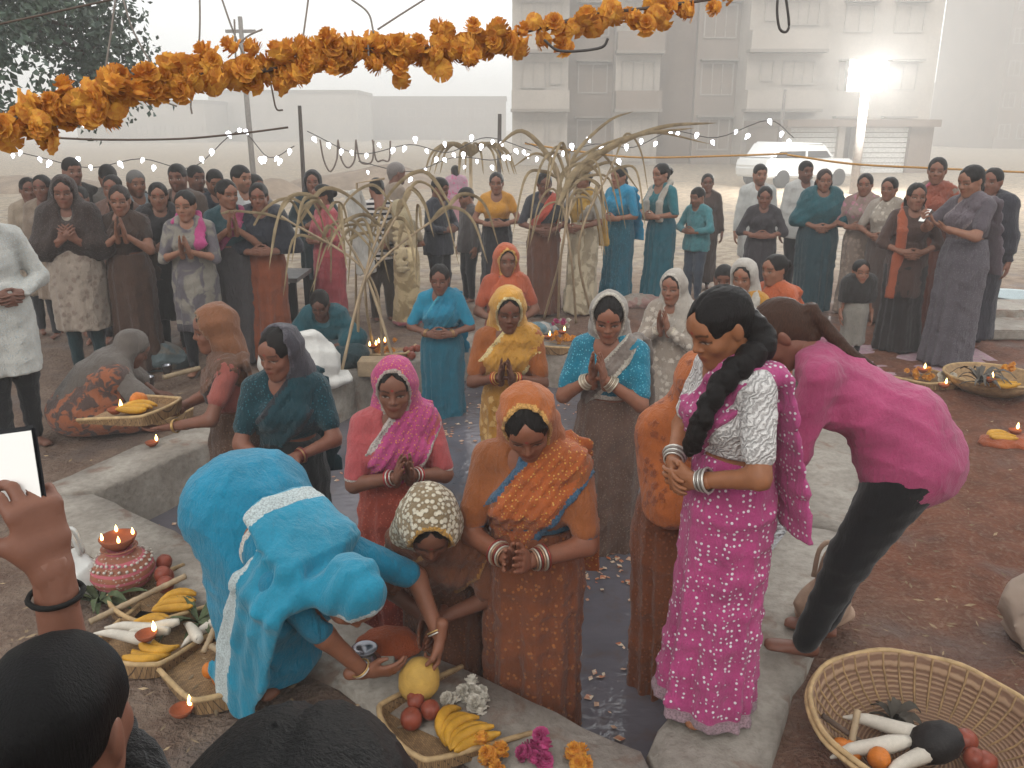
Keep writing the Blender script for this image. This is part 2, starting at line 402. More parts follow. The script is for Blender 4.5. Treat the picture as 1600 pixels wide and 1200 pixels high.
_TORUS = {}
def torus_me(R, r, nseg=18, nr=6):
    key = (round(R, 4), round(r, 4))
    if key in _TORUS: return _TORUS[key]
    V, F = [], []
    for i in range(nseg):
        a = 2*math.pi*i/nseg
        for j in range(nr):
            b = 2*math.pi*j/nr; V.append(((R + r*math.cos(b))*math.cos(a), (R + r*math.cos(b))*math.sin(a), r*math.sin(b)))
            F.append((i*nr+j, ((i+1) % nseg)*nr+j, ((i+1) % nseg)*nr+(j+1) % nr, i*nr+(j+1) % nr))
    me = mesh_np('bangle', V, F); _TORUS[key] = me; return me

ARMS = {  # wrist (x,y,t) for right side, finger direction (x,f,u), palm normal, hand kind, pole ; the left side mirrors x
    'nam':   ((.030,.235,1.13), (-.05,.50,.86), (-1,.0,.0), 'flat', (1,-.25,-1.0)),
    'namhi': ((.030,.205,1.24), (-.05,.30,.95), (-1,.0,.0), 'flat', (1,-.1,-1.0)),
    'namlo': ((.030,.27,1.06), (-.05,.72,.69), (-1,.0,.0), 'flat', (1,-.25,-.9)),
    'clasp': ((.075,.19,.99), (-.85,.42,-.25), (-.25,-1,.1), 'relax', (1,-.35,-.5)),
    'belly': ((.085,.20,1.03), (-.90,.32,.1), (0,-1,-.2), 'relax', (1,-.35,-.5)),
    'down':  ((.255,.05,.76), (.0,.15,-1), (-1,.1,0), 'relax', (.3,-1,.0)),
    'hold':  ((.12,.33,1.03), (-.25,.95,.05), (-.1,.1,1), 'relax', (1,-.5,-.8)),
    'chest': ((.05,.20,1.16), (-.6,.3,.7), (-.4,-.9,0), 'relax', (1,-.2,-1)),
}

def person(label, loc, face=180, H=1.58, fat=1.0, sex='f', near=0, lean=0, hunch=6, tw=0, sl=0, pel=None, hp=8, hy=0, hr=0,
           arms='clasp', armR=None, armL=None, legs=None, skin='#7d5442', top=None, skirt=None, pants=None, kurta=None, band=None, hood=None,
           shawl=None, dup=None, hair='part', hairc='#181412', bang=None, feet=True, extra=(), group=None, name='person', bindi=True, coat=None, glasses=False, legless=False, headk=1.0, neckline=.09, lower=None):
    s = H / 1.6; seed = int(abs(loc[0]*131 + loc[1]*977)) % 9999; rg = np.random.default_rng(seed)
    root = empty(name, loc, rad(face)); tag(root, label, 'person', group)
    hb, hc, hh, hf, hr_ = {2: (.018, .0115, .0043, .0052, .0058), 1: (.023, .016, .0068, .0072, .0088), 0: (.028, .024, .0105, .010, .016)}[near]
    P0 = V3(*(pel if pel is not None else (0, 0, .90))) * s
    r = V3(math.cos(rad(tw)), math.sin(rad(tw)), 0); fw = V3(-math.sin(rad(tw)), math.cos(rad(tw)), 0); up = V3(0,0,1)
    def fr(L):
        u = fw * math.sin(rad(L)) + up * math.cos(rad(L)); u = unit(u + r * math.tan(rad(sl))); f = unit(np.cross(u, np.cross(fw, u)) if abs(L) < 60 else np.cross(u, r)); return u, f
    u1, f1 = fr(lean); u2, f2 = fr(lean + hunch)
    f1 = unit(np.cross(u1, r)) * (1 if np.cross(u1, r) @ (fw * math.cos(rad(lean)) - up * math.sin(rad(lean))) > 0 else -1)
    f2 = unit(np.cross(u2, r)) * (1 if np.cross(u2, r) @ (fw * math.cos(rad(lean+hunch)) - up * math.sin(rad(lean+hunch))) > 0 else -1)
    Cc = P0 + u1 * .25 * s
    def T(x, y, t):
        if t <= 1.15: return P0 + r * x * s + f1 * y * s + u1 * (t - .90) * s
        return Cc + r * x * s + f2 * y * s + u2 * (t - 1.15) * s
    fw_ = fat; bw = 1.0 if sex == 'f' else 1.08
    # ---- head frame
    hs = 1.05 * headk * (H / 1.6) ** .45; Rh = np.column_stack([r, fw, up]) @ rz(hy) @ ry(hr) @ rx(-hp)
    nb = T(0, -.01, 1.37); hc0 = nb + unit(u2 * .6 + Rh[:, 2] * .6 + fw * .18) * .128 * s
    HD = lambda p: hc0 + Rh @ (np.asarray(p, float) * hs)
    # ---- torso
    tor = lambda t0=.80, fw_=fw_: [q for q in [
        ('f', T(0,0,.86), T(0,0,.98), (.160*fw_*s, .120*fw_*s), (.130*fw_*s, .100*fw_*s), r, .05) if t0 < .9 else None,
        ('f', T(0,0,.98), T(0,.005,1.15), (.128*fw_*s, .098*fw_*s), (.138*fw_*s, .102*fw_*s), r, .05),
        ('f', T(0,.005,1.15), T(0,-.005,1.30), (.138*fw_*s, .102*fw_*s), (.140*bw*s, .085*s), r, .05),
        ('c', T(-.118*bw,-.008,1.318), T(.118*bw,-.008,1.318), .046*s, .046*s, .05),
        ('c', T(-.05,-.012,1.345), T(.05,-.012,1.345), .055*s, .055*s, .04)] if q] + ([
        ('e', T(.066,.078,1.195), (.060*s*fw_,)*3, None, .05), ('e', T(-.066,.078,1.195), (.060*s*fw_,)*3, None, .05)] if sex == 'f' else [])
    # ---- arms
    l1, l2 = .275*s, .235*s; A = []
    for sg, spec in ((1, armR), (-1, armL)):
        S = T(.152*bw*sg, -.008, 1.305); sp = spec if spec is not None else ARMS[arms]
        if isinstance(sp, str): sp = ARMS[sp]
        w, dv, nv, hk, pl = sp[:5]
        if len(sp) > 5:   # world-ish local coordinates given directly
            Wt = V3(*w) * s; dv = V3(*dv); nv = V3(*nv); pl = V3(*pl)
        else:
            ff, uu = (f2, u2) if w[2] > 1.0 else (f1, u1)
            Wt = T(w[0]*sg, w[1], w[2]); dv = r*dv[0]*sg + ff*dv[1] + uu*dv[2]; nv = r*nv[0]*sg + ff*nv[1] + uu*nv[2]; pl = r*pl[0]*sg + ff*pl[1] + uu*pl[2]
        E, Wt = ik(S, Wt, l1, l2, pl); A.append((sg, S, E, Wt, unit(dv), unit(nv), hk))
    fa = .5 + .5 * fw_
    def arm_prims(frac, g=1.0):
        out = []
        for sg, S, E, Wt, dv, nv, hk in A:
            ru, re, rw = .046*s*fa*g, .037*s*fa*g, .0265*s*g
            e1 = S + (E - S) * min(1, frac); out.append(('c', S, e1, ru, ru + (re - ru) * min(1, frac), .035))
            if frac > 1:
                q = min(1, frac - 1); out.append(('c', E, E + (Wt - E) * q, re, re + (rw - re) * q, .02))
        return out
    # ---- legs
    if legs is None: legs = [((.085,.02,.06), (.06,1,0)), ((-.085,.02,.06), (-.06,1,0))]
    Lg = []
    for sg, (ft, pole) in zip((1, -1), legs):
        hip = P0 + r * .085 * s * sg - u1 * .03 * s; K, An = ik(hip, V3(*ft) * s, .410*s, .402*s, pole); Lg.append((hip, K, An, V3(*pole)))
    def leg_prims(g=1.0, lo=1.0):
        out = []
        for hip, K, An, pole in Lg:
            out.append(('c', hip, K, .085*s*g*fw_, .057*s*g, .05)); out.append(('c', K, K + (An - K) * lo, .055*s*g, .037*s*g, .03))
        return out
    foot = []
    for hip, K, An, pole in Lg:
        d = unit(V3(pole[0], pole[1], 0)) if abs(pole[0]) + abs(pole[1]) > .1 else fw
        if legless: continue
        foot.append(('f', An + V3(0,0,-.028*s) - d*.03*s, An + V3(0,0,-.035*s) + d*.13*s, (.030*s, .030*s), (.042*s, .018*s), np.cross(d, up), .02))
    # ---- body mesh
    B = tor(.8, fw_ * .92) + arm_prims(2) + leg_prims(.74 if (skirt or kurta or pants or extra) else .93) + foot + [('c', T(0,-.01,1.30), HD((0,-.02,-.07)), .058*s, .05*hs, .03)]
    V, F = sdf(B, hb); sk = np.array(hx(skin)); C = np.tile(sk, (len(V), 1)); VS, FS, CS, n = [V], [F], [C], len(V)
    hv, hfc, mk = head_mesh(hh, 'f' if sex == 'f' else 'm'); c = np.tile(sk, (len(hv), 1))
    def mx(c, m, col): return c + (np.array(col) - c) * np.clip(m, 0, 1)[:, None]
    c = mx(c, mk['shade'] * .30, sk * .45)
    if sex == 'm': c = mx(c, mk['beard'] * .45, (.012,.009,.008))
    c = mx(c, mk['lip'] * .75, sk * np.array((1.0, .50, .50)) * .8); c = mx(c, mk['white'] * .9, (.50,.45,.40)); c = mx(c, mk['iris'], (.012,.007,.005)); c = mx(c, mk['lash'] * .95, (.010,.007,.006)); c = mx(c, mk['brow'] * .85, (.015,.010,.008))
    if sex == 'f' and bindi: c = mx(c, mk['bindi'], (.35,.02,.02))
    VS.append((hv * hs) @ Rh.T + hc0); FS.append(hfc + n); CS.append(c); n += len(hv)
    for sg, S, E, Wt, dv, nv, hk in A:
        gv, gf = hand_mesh(hf, hk); gv = gv * (s ** .6); Y = dv; Zx = -nv; Zx = unit(Zx - Y * (Zx @ Y)); Xx = np.cross(Y, Zx)
        if sg > 0: gv = gv * np.array((-1, 1, 1)); gf = gf[:, ::-1]
        VS.append(gv @ np.stack([Xx, Y, Zx]) + Wt); FS.append(gf + n); CS.append(np.tile(sk, (len(gv), 1))); n += len(gv)
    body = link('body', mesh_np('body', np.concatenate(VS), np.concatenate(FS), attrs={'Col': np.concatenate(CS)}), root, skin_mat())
    # ---- garments
    def part(nm, VF, material, border=None):
        V, F = VF
        if len(F) == 0: return None
        me = mesh_np(nm, V, F, attrs={'border': border(V)} if border is not None else None); return link(nm, me, root, material)
    mk_ = lambda q: cloth(**{k: v for k, v in q.items() if k in ('color','border','pat','col2','rough','pscale','fold','sheen','spec')}) if isinstance(q, dict) else cloth(q)
    wrs = lambda a: (a, 1.0, seed + int(a * 1e4))
    zh = .015 * s
    def stations(top_t=1.04, hem=None, g=1.0, flare=1.0):
        hem = zh if hem is None else hem; fc = (Lg[0][2] + Lg[1][2]) / 2; kc = (Lg[0][1] + Lg[1][1]) / 2; P = P0
        w = T(0, 0, top_t); out = [(w[2], w[0], w[1], .140*fw_*s*g, .118*fw_*s*g), (P[2] + .06*s, P[0], P[1], .166*fw_*s*g, .140*fw_*s*g), (P[2] - .05*s, P[0], P[1], .182*fw_*s*g, .158*fw_*s*g), (kc[2], kc[0]*.6+P[0]*.4, kc[1]*.4 + P[1]*.6, .172*s*g*flare*fw_, .155*s*g*flare*fw_), (fc[2]*.3, fc[0], fc[1]+.02*s, .205*s*g*flare, .185*s*g*flare)]
        z0 = out[-1][0]; out[-1] = (0.0,) + out[-1][1:]
        if hem > 0:
            zz = np.array([q[0] for q in out])[::-1]; vals = [float(np.interp(hem, zz, np.array([q[i] for q in out])[::-1])) for i in range(1, 5)]
            out = [q for q in out if q[0] > hem + .01] + [(hem, *vals)]
        return out
    if pants: part('pants', sdf(leg_prims((pants.get('g') if isinstance(pants, dict) else None) or (1.2 if sex != 'f' else 1.08), .97) + [('f', T(0,0,.84), T(0,0,.95), (.150*fw_*s,.112*fw_*s), (.13*fw_*s,.10*fw_*s), r, .05)], hc * 1.25, .006, wr=wrs(.006), cuts=[('h', tuple(u1), float(T(0,0,.99) @ u1), 0)]), mk_(pants))
    bandf = None
    hop = hood.get('open', 0) if isinstance(hood, dict) else 0
    def hood_prims(big=0.0):
        h1 = [('e', HD((0,-.014,.034)), ((.092+big)*hs, (.118+big)*hs, (.102+big)*hs), Rh, .03), ('f', HD((0,-.03,.0)), HD((0,-.045,-.12)), ((.090+big)*hs, .085*hs), ((.100+big)*hs, .085*hs), r, .05),
              ('f', HD((0,-.05,-.10)), T(0,-.035,1.27 - big*1.2), (.100*hs + big*.6, .075*hs), (.165*s + big*.9, .092*s + big*.4), r, .06)]
        sb = [('e', HD((0,.122,-.014 + hop*.022)), ((.076 + .006*hop)*hs, (.138 + .022*hop)*hs, (.126 + .012*hop)*hs), Rh, .006), ('e', HD((0,.12,-.13)), (.05*hs,.10*hs,.07*hs), Rh, .02)]
        if isinstance(hood, dict) and hood.get('long'): h1 = h1 + [('f', HD((0,-.06,-.05)), T(0,-.075,1.16), (.105*hs,.07*hs), (.215*s,.085*s), r, .05), ('c', T(.13,-.02,1.31), T(.20,.03,1.15), .07*s, .06*s, .05), ('c', T(-.13,-.02,1.31), T(-.20,.03,1.15), .07*s, .06*s, .05)]
        return h1, sb
    def rim(V):
        q = (V - hc0) @ Rh / hs - np.array((0,.122,-.014 + hop*.022)); g = np.sqrt((q / np.array((.076 + .006*hop,.138 + .022*hop,.126 + .012*hop)))**2 @ np.ones(3)); near_ = ((V - hc0)**2).sum(1) < (.17*hs)**2
        return (g < 1.14) * near_
    def bandn(bd):
        sgn = bd.get('side', 1); wd = bd.get('w', .085); n2 = unit(r * .78 * sgn + u2 * .62); c0 = float(n2 @ T(.01*sgn, 0, 1.20)); return n2, c0, wd * s
    def make_saree(st, bd, hd, colr):
        prims = []
        h1, sb = ([], [])
        if hd: h1, sb = hood_prims(hd.get('big', 0) if isinstance(hd, dict) else 0)
        allp = (st and [('k', st, 9 + seed % 4, .022*s, seed * .7, .03)] or []) + h1 + [e for e in extra if e[0] in 'cfek']
        tp = [q for q in tor(1.0)]
        f = Fld(*bounds(allp + (tp if bd else []), .05), hc)
        if bd:
            for p in tp: f.prim(p, 'u', .019)
            for p in arm_prims(.45): f.prim(p, 'u', .016) if bd.get('arm') else None
            n2, c0, wd = bandn(bd)
            X, Y, Z = f.ax[0][:, None, None], f.ax[1][None, :, None], f.ax[2][None, None, :]
            q = np.abs(X*n2[0] + Y*n2[1] + Z*n2[2] - c0) - wd; f.D = np.maximum(f.D, q.astype(np.float32))
            f.D -= (.0065 * np.sin((X*n2[0] + Y*n2[1] + Z*n2[2]) * 170 + 3*np.sin(Z*9)) * (f.D < .03)).astype(np.float32)
            sg = -bd.get('side', 1)
            if bd.get('tail', 1):
                f.prim(('f', T(.12*sg,-.105,1.34), T(.13*sg,-.15,.95), (.085*s,.018*s), (.10*s,.020*s), r, .03)); f.prim(('f', T(.13*sg,-.15,.95), T(.15*sg,-.19,.62), (.10*s,.020*s), (.12*s,.02*s), r, .03))
                f.prim(('c', T(.12*sg,-.10,1.345), T(.10*sg,.06,1.30), .028*s, .022*s, .04))
        for p in allp: f.prim(p)
        f.wrinkle(.0085 if near else .006, .8, seed)
        for p in sb: f.prim(p, 's')
        def brd(V):
            b = np.zeros(len(V))
            if st: b = np.maximum(b, (V[:, 2] < min(q[0] for q in st) + .06*s))
            if hd: b = np.maximum(b, rim(V))
            if bd:
                n2, c0, wd = bandn(bd); e = np.abs(V @ n2 - c0); tt = (V - P0) @ u1 / s + .9
                b = np.maximum(b, (e > wd - .022*s) * (e < wd + .02) * (tt > 1.03) * (tt < 1.40) * (((V - P0) @ f1) > -.02))
            return b.astype(float)
        return part('saree' if st else 'veil', f.mesh(), colr, brd)
    if top:
        q = top if isinstance(top, dict) else {'color': top}
        slv = q.get('sleeve', .62); bot = q.get('bot', 1.06)
        sub = [('e', T(0,.085,1.375), (.075*s,.075*s,neckline*s), None, .01)] if sex == 'f' else [('e', T(0,.07,1.40), (.05*s,.06*s,.05*s), None, .01)]
        part(q.get('name', 'blouse'), sdf(tor(.8 if bot < .98 else 1.0) + arm_prims(slv, q.get('g', 1.08)), hc, .010, subs=sub, wr=wrs(.004 + .003*(slv > 1)), cuts=[('h', tuple(-u1), -float(T(0,0,bot) @ u1), 0)]), mk_(q), (lambda V: (np.abs((V - T(0,0,bot)) @ u1) < .03).astype(float)) if q.get('border') else None)
    if kurta:
        q = kurta; slv = q.get('sleeve', 1.85); hem = q.get('hem', .45) * s
        pr = tor(.8) + arm_prims(slv, 1.12) + [('k', stations(1.06, hem, 1.05, q.get('flare', 1.0)), 7, .012*s, seed, .04)]
        if lean > 40: pr = tor(.8) + arm_prims(slv, 1.2) + [e for e in extra if e[0] in 'cfek']
        sub = [('e', T(0,.085,1.385), (.065*s,.07*s,.075*s), None, .01)]
        part(q.get('name', 'kurta'), sdf(pr, hc, .012, subs=sub, wr=wrs(.008)), mk_(q), (lambda V: (V[:, 2] < hem + .08*s).astype(float)) if q.get('border') else None)
    if lower:
        q = lower; f = Fld(*bounds(leg_prims(1.5) + list(extra) + tor()[:1], .1), hc)
        for p in leg_prims(1.25): f.prim(p, 'u', .022, .11)
        for p in tor()[:1 if lean > 60 else 2]: f.prim(p, 'u', .022, .06)
        for p in extra: f.prim(p)
        f.wrinkle(.010, .8, seed); f.prim(('h', (0,0,-1), -.012, 0), 'i'); part(q.get('name', 'saree'), f.mesh(), mk_(q))
    if skirt:
        q = skirt if isinstance(skirt, dict) else {'color': skirt}
        make_saree(stations(q.get('top', 1.05), q.get('hem', .02) * s, q.get('g', 1.0), q.get('flare', 1.0)), band if band and 'color' not in band else None, hood if hood and not (isinstance(hood, dict) and 'color' in hood) else None, mk_(q))
    if band and 'color' in band: make_saree(None, band, None, mk_(band))
    if hood and isinstance(hood, dict) and 'color' in hood: make_saree(None, hood.get('band'), hood, mk_(hood))
    if shawl:
        q = shawl; pr = tor(.8 if q.get('bot', .85) < .95 else 1.0) + arm_prims(q.get('arm', 1.5), 1.2); h1, sb = hood_prims() if q.get('hood') else ([], [])
        f = Fld(*bounds(pr + h1, .08), hc)
        for p in pr: f.prim(p, 'u', .026, .09)
        for p in h1: f.prim(p)
        f.wrinkle(.011, .75, seed, (.5,.2,.7))
        for p in sb: f.prim(p, 's')
        if not q.get('hood'): f.prim(('e', T(0,.06,1.40), (.075*s,.075*s,.09*s), None, .02), 's')
        f.prim(('h', tuple(-u1), -float(T(0,0,q.get('bot', .85)) @ u1), 0), 'i'); part('shawl', f.mesh(), mk_(q), rim if q.get('hood') and q.get('border') else None)
    if dup:   # scarf laid round the neck with two ends in front, or one shoulder
        q = dup; pr = [('c', T(-.11,.03,1.36), T(-.07,-.07,1.40), .030*s, .032*s, .04), ('c', T(.11,.03,1.36), T(.07,-.07,1.40), .030*s, .032*s, .04), ('c', T(-.07,-.07,1.40), T(.07,-.07,1.40), .032*s, .032*s, .04)]
        for sg in q.get('ends', (1, -1)): pr += [('f', T(.11*sg,.05,1.34), T(.10*sg,.145,1.20), (.055*s,.02*s), (.055*s,.02*s), r, .03), ('f', T(.10*sg,.145,1.20), T(.12*sg,.15,q.get('to', .8)), (.055*s,.02*s), (.07*s,.018*s), r, .03)]
        part('scarf', sdf(pr, hc, wr=wrs(.006)), mk_(q))
    # ---- hair
    if hair:
        cap = 0.0; pr = [('e', HD((0,-.013,.032)), (.080*hs,.108*hs,.090*hs), Rh, .02), ('c', HD((.0,-.05,-.03)), HD((0,-.055,-.07)), .062*hs, .045*hs, .03)]
        sub = ([('e', HD((0,.098,.050)), (.017*hs,.045*hs,.040*hs), Rh, .02)] if sex == 'f' else []) + [('e', HD((0,.105,-.050)), (.067*hs,.100*hs,.103*hs), Rh, .01), ('e', HD((.080,.034,-.050)), (.034*hs,.054*hs,.066*hs), Rh, .012), ('e', HD((-.080,.034,-.050)), (.034*hs,.054*hs,.066*hs), Rh, .012)]
        if hair == 'short': pr = [('e', HD((0,-.010,.036)), (.079*hs,.107*hs,.089*hs), Rh, .02), ('c', HD((0,-.055,-.01)), HD((0,-.06,-.045)), .058*hs, .04*hs, .02)]
        elif hair == 'bun': pr += [('e', HD((0,-.125,.015)), (.048*hs,.042*hs,.045*hs), None, .012)]
        elif hair == 'long': pr += [('f', HD((0,-.06,-.03)), T(0,-.10,1.15), (.075*hs,.045*hs), (.085*hs,.03*hs), r, .03), ('c', HD((.068,-.02,-.03)), T(.07,.02,1.28), .028*hs, .018*hs, .03), ('c', HD((-.068,-.02,-.03)), T(-.07,.02,1.28), .028*hs, .018*hs, .03)]
        elif hair == 'braid':
            p = HD((0,-.10,-.03)); q = T(0,-.135,.98)
            for i in range(9): pr.append(('e', p + (q - p) * (i / 8) + r * (.006 * (-1) ** i), (.030*hs*(1-.045*i), .024*hs, .040*hs), None, .006))
        elif hair == 'pony': pr += [('c', HD((0,-.09,.01)), HD((0,-.128,-.015)), .03*hs, .028*hs, .01), ('c', HD((0,-.128,-.015)), T(.0,-.098,1.28), .026*hs, .024*hs, .01), ('c', T(.0,-.098,1.28), T(.05,-.108,1.16), .024*hs, .009*hs, .01)]
        elif isinstance(hair, list): pr += [('c', np.asarray(a) , np.asarray(b), ra, rb, .02) for a, b, ra, rb in hair]
        def gro(f):
            if hair == 'short': return
            X, Y, Z = f.ax[0][:, None, None] - hc0[0], f.ax[1][None, :, None] - hc0[1], f.ax[2][None, None, :] - hc0[2]
            lx = X*Rh[0,0] + Y*Rh[1,0] + Z*Rh[2,0]; f.D += (.005 * hs * np.exp(-(lx / (.005*hs)) ** 2)).astype(np.float32)
            if near: ly = X*Rh[0,1] + Y*Rh[1,1] + Z*Rh[2,1]; lz = X*Rh[0,2] + Y*Rh[1,2] + Z*Rh[2,2]; f.D += (.0011 * np.sin(np.arctan2(np.abs(lx), lz + .12) * 95 + 5 * np.sin(ly * 45) + 2 * np.sin(lz * 60)) + .0005 * np.sin(lx * 260 + ly * 190 + lz * 330 + 3 * np.sin(ly * 90))).astype(np.float32)
        part('hair', sdf(pr, hr_, subs=sub, wr=(.0022, 2.2, seed, (.2,.2,.3)), post=gro), hair_mat(hairc))
    # ---- bangles
    if bang:
        nbg, colb, sides = bang if len(bang) == 3 else (*bang, (0, 1))
        for i in sides:
            sg, S, E, Wt, dv, nv, hk = A[i]; ax_ = unit(E - Wt); q = Vector(ax_).to_track_quat('Z', 'Y')
            for j in range(nbg):
                cc = colb[j % len(colb)]; me = torus_me(.0335*s, .0032*s)
                o = link('bangle', me, root); o.location = Wt + ax_ * (.022 + .0085 * j) * s; o.rotation_mode = 'QUATERNION'; o.rotation_quaternion = q; o.scale = (1 + .06*j,) * 3
                if not me.materials: me.materials.append(None)
                o.material_slots[0].link = 'OBJECT'; o.material_slots[0].material = mat('bangle' + cc, cc, .3, .2, 40, .0, metal=.6, spec=.5)
    root['H'] = H
    return root, dict(T=T, HD=HD, A=A, Lg=Lg, s=s, part=part, hc=hc, P0=P0, r=r, root=root, seed=seed, Rh=Rh, u=u1, f=f1)

def stand(px, top, H=1.58, zb=0.0, drop=0.0):
    """ground point of a standing figure: head direction + its height over the ground it stands on"""
    p = at_z(px, top, zb + H * (1 - drop)); return (p.x, p.y, zb)
# ================================================================== setting
def bm_box(bm, lo, hi):
    x0, y0, z0 = lo; x1, y1, z1 = hi
    v = [bm.verts.new(p) for p in ((x0,y0,z0),(x1,y0,z0),(x1,y1,z0),(x0,y1,z0),(x0,y0,z1),(x1,y0,z1),(x1,y1,z1),(x0,y1,z1))]
    for f in ((0,3,2,1),(4,5,6,7),(0,1,5,4),(1,2,6,5),(2,3,7,6),(3,0,4,7)): bm.faces.new([v[i] for i in f])
def bm_me(name, bm, smooth=False, bevel=0):
    if bevel: bmesh.ops.bevel(bm, geom=bm.edges[:], offset=bevel, segments=2, affect='EDGES', clamp_overlap=True)
    bmesh.ops.recalc_face_normals(bm, faces=bm.faces[:])
    me = bpy.data.meshes.new(name); bm.to_mesh(me); bm.free()
    if smooth: me.polygons.foreach_set('use_smooth', np.ones(len(me.polygons), bool))
    return me
def boxes(name, bl, parent=None, m=None, bevel=0):
    bm = bmesh.new()
    for lo, hi in bl: bm_box(bm, lo, hi)
    return link(name, bm_me(name, bm, False, bevel), parent, m)
def tube(pts, r, nr=8, taper=None, cap=True):
    """swept tube as numpy V,F (quads)"""
    P = [np.asarray(p, float) for p in pts]; n = len(P); V, F = [], []
    up = V3(0,0,1)
    for i in range(n):
        d = unit(P[min(i+1, n-1)] - P[max(i-1, 0)]); a = np.cross(d, up); a = unit(a if np.linalg.norm(a) > .05 else np.cross(d, V3(1,0,0))); b = np.cross(d, a)
        rr = (r if taper is None else r * taper[i]) if not hasattr(r, '__len__') else r[i]
        for j in range(nr):
            t = 2*math.pi*j/nr; V.append(P[i] + (a*math.cos(t) + b*math.sin(t)) * rr)
    for i in range(n - 1):
        for j in range(nr): F.append((i*nr+j, i*nr+(j+1) % nr, (i+1)*nr+(j+1) % nr, (i+1)*nr+j))
    if cap:
        for i0, rev in ((0, 0), ((n-1)*nr, 1)):
            for j in range(1, nr-2, 2):
                q = (i0, i0+j, i0+j+1, i0+j+2) if j+2 < nr else (i0, i0+j, i0+j+1, i0+j+1)
                F.append(q[::-1] if not rev else q)
    return V, F
def tube_obj(name, pts, r, m, parent=None, nr=8, taper=None):
    V, F = tube(pts, r, nr, taper); return link(name, mesh_np(name, V, F), parent, m)
def curve_pts(pts, n=24):
    """Catmull-Rom through pts"""
    P = [np.asarray(p, float) for p in pts]; P = [2*P[0]-P[1]] + P + [2*P[-1]-P[-2]]; out = []
    seg = len(P) - 3
    for i in range(seg):
        a, b, c, d = P[i:i+4]
        for t in np.linspace(0, 1, max(2, n // seg), endpoint=False): out.append(.5*((2*b) + (-a+c)*t + (2*a-5*b+4*c-d)*t*t + (-a+3*b-3*c+d)*t**3))
    out.append(P[-2]); return out

POND = [(-2.37,4.33), (-1.30,6.62), (-.30,7.75), (.58,7.25), (2.45,6.75), (1.45,3.95), (.44,2.27)]
def offset_poly(P, d):
    n = len(P); out = []
    for i in range(n):
        a, b, c = np.array(P[i-1]), np.array(P[i]), np.array(P[(i+1) % n]); e1 = unit(b-a); e2 = unit(c-b); n1 = V3(-e1[1], e1[0], 0)[:2]; n2 = V3(-e2[1], e2[0], 0)[:2]
        m = unit(n1+n2); out.append(tuple(b + m * d / max(.35, float(m @ n1))))
    return out
KERB_OUT = offset_poly(POND, .36)
def inside(P, x, y):
    r = np.zeros(np.broadcast(x, y).shape, bool); n = len(P)
    for i in range(n):
        (x0, y0), (x1, y1) = P[i], P[(i+1) % n]
        c = ((y0 > y) != (y1 > y)) & (x < (x1-x0)*(y-y0)/((y1-y0) or 1e-9) + x0); r ^= c
    return r
def wavy(x, y, seed, amp=1.0, base=1.0, octs=5):
    rg = np.random.default_rng(seed); out = 0
    for o in range(octs):
        f = base * 1.9 ** o
        for _ in range(3):
            a = rg.uniform(0, 6.28); ph = rg.uniform(0, 6.28, 2)
            out = out + np.sin((x*math.cos(a) + y*math.sin(a))*f + ph[0] + 1.5*np.sin((x*math.sin(a) - y*math.cos(a))*f*.7 + ph[1])) / (1.75 ** o)
    return out * amp / 4
# ground: one sheet, finer near the camera
def axis(a, b, st, far, lo):
    d = list(np.arange(a, b, st)); q, s = b, st
    while q < far: d.append(q); s *= 1.35; q += s
    q, s = a - st, st
    while q > lo: d.insert(0, q); s *= 1.35; q -= s
    return np.array(d)
gx = axis(-5.5, 5.5, .068, 500, -500); gy = axis(.6, 12, .068, 700, -30)
GX, GY = np.meshgrid(gx, gy, indexing='ij')
nearw = np.clip(1 - (np.hypot(GX, GY - 6) - 9) / 10, 0, 1); rightw = sstep(GX, .8, 2.2) * (1 - sstep(GY, 7, 9))
GZ = (wavy(GX, GY, 3, .012, 2.2) + wavy(GX, GY, 4, .040, 6.5) * rightw + np.abs(wavy(GX, GY, 8, .02, 11)) * rightw) * nearw
def clods(x, y):
    g = np.abs(wavy(x, y, 21, 1.0, 9, 3)); return -.012 * np.exp(-(g / .12) ** 2)
GZ += clods(GX, GY) * nearw * (.35 + .65 * rightw)
GZ = np.minimum(GZ, .03)
kin = inside(offset_poly(POND, .42), GX, GY); GZ = np.where(kin, -.02, GZ); GZ = np.where(inside(offset_poly(POND, .2), GX, GY), -.12, GZ)
nx, ny = GX.shape; I = np.arange(nx*ny).reshape(nx, ny)
Q = np.stack([I[:-1,:-1], I[1:,:-1], I[1:,1:], I[:-1,1:]], -1).reshape(-1, 4)
cxm = ((GX[:-1,:-1] + GX[1:,1:]) / 2).ravel(); cym = ((GY[:-1,:-1] + GY[1:,1:]) / 2).ravel()
Q = Q[~inside(offset_poly(POND, .16), cxm, cym)]
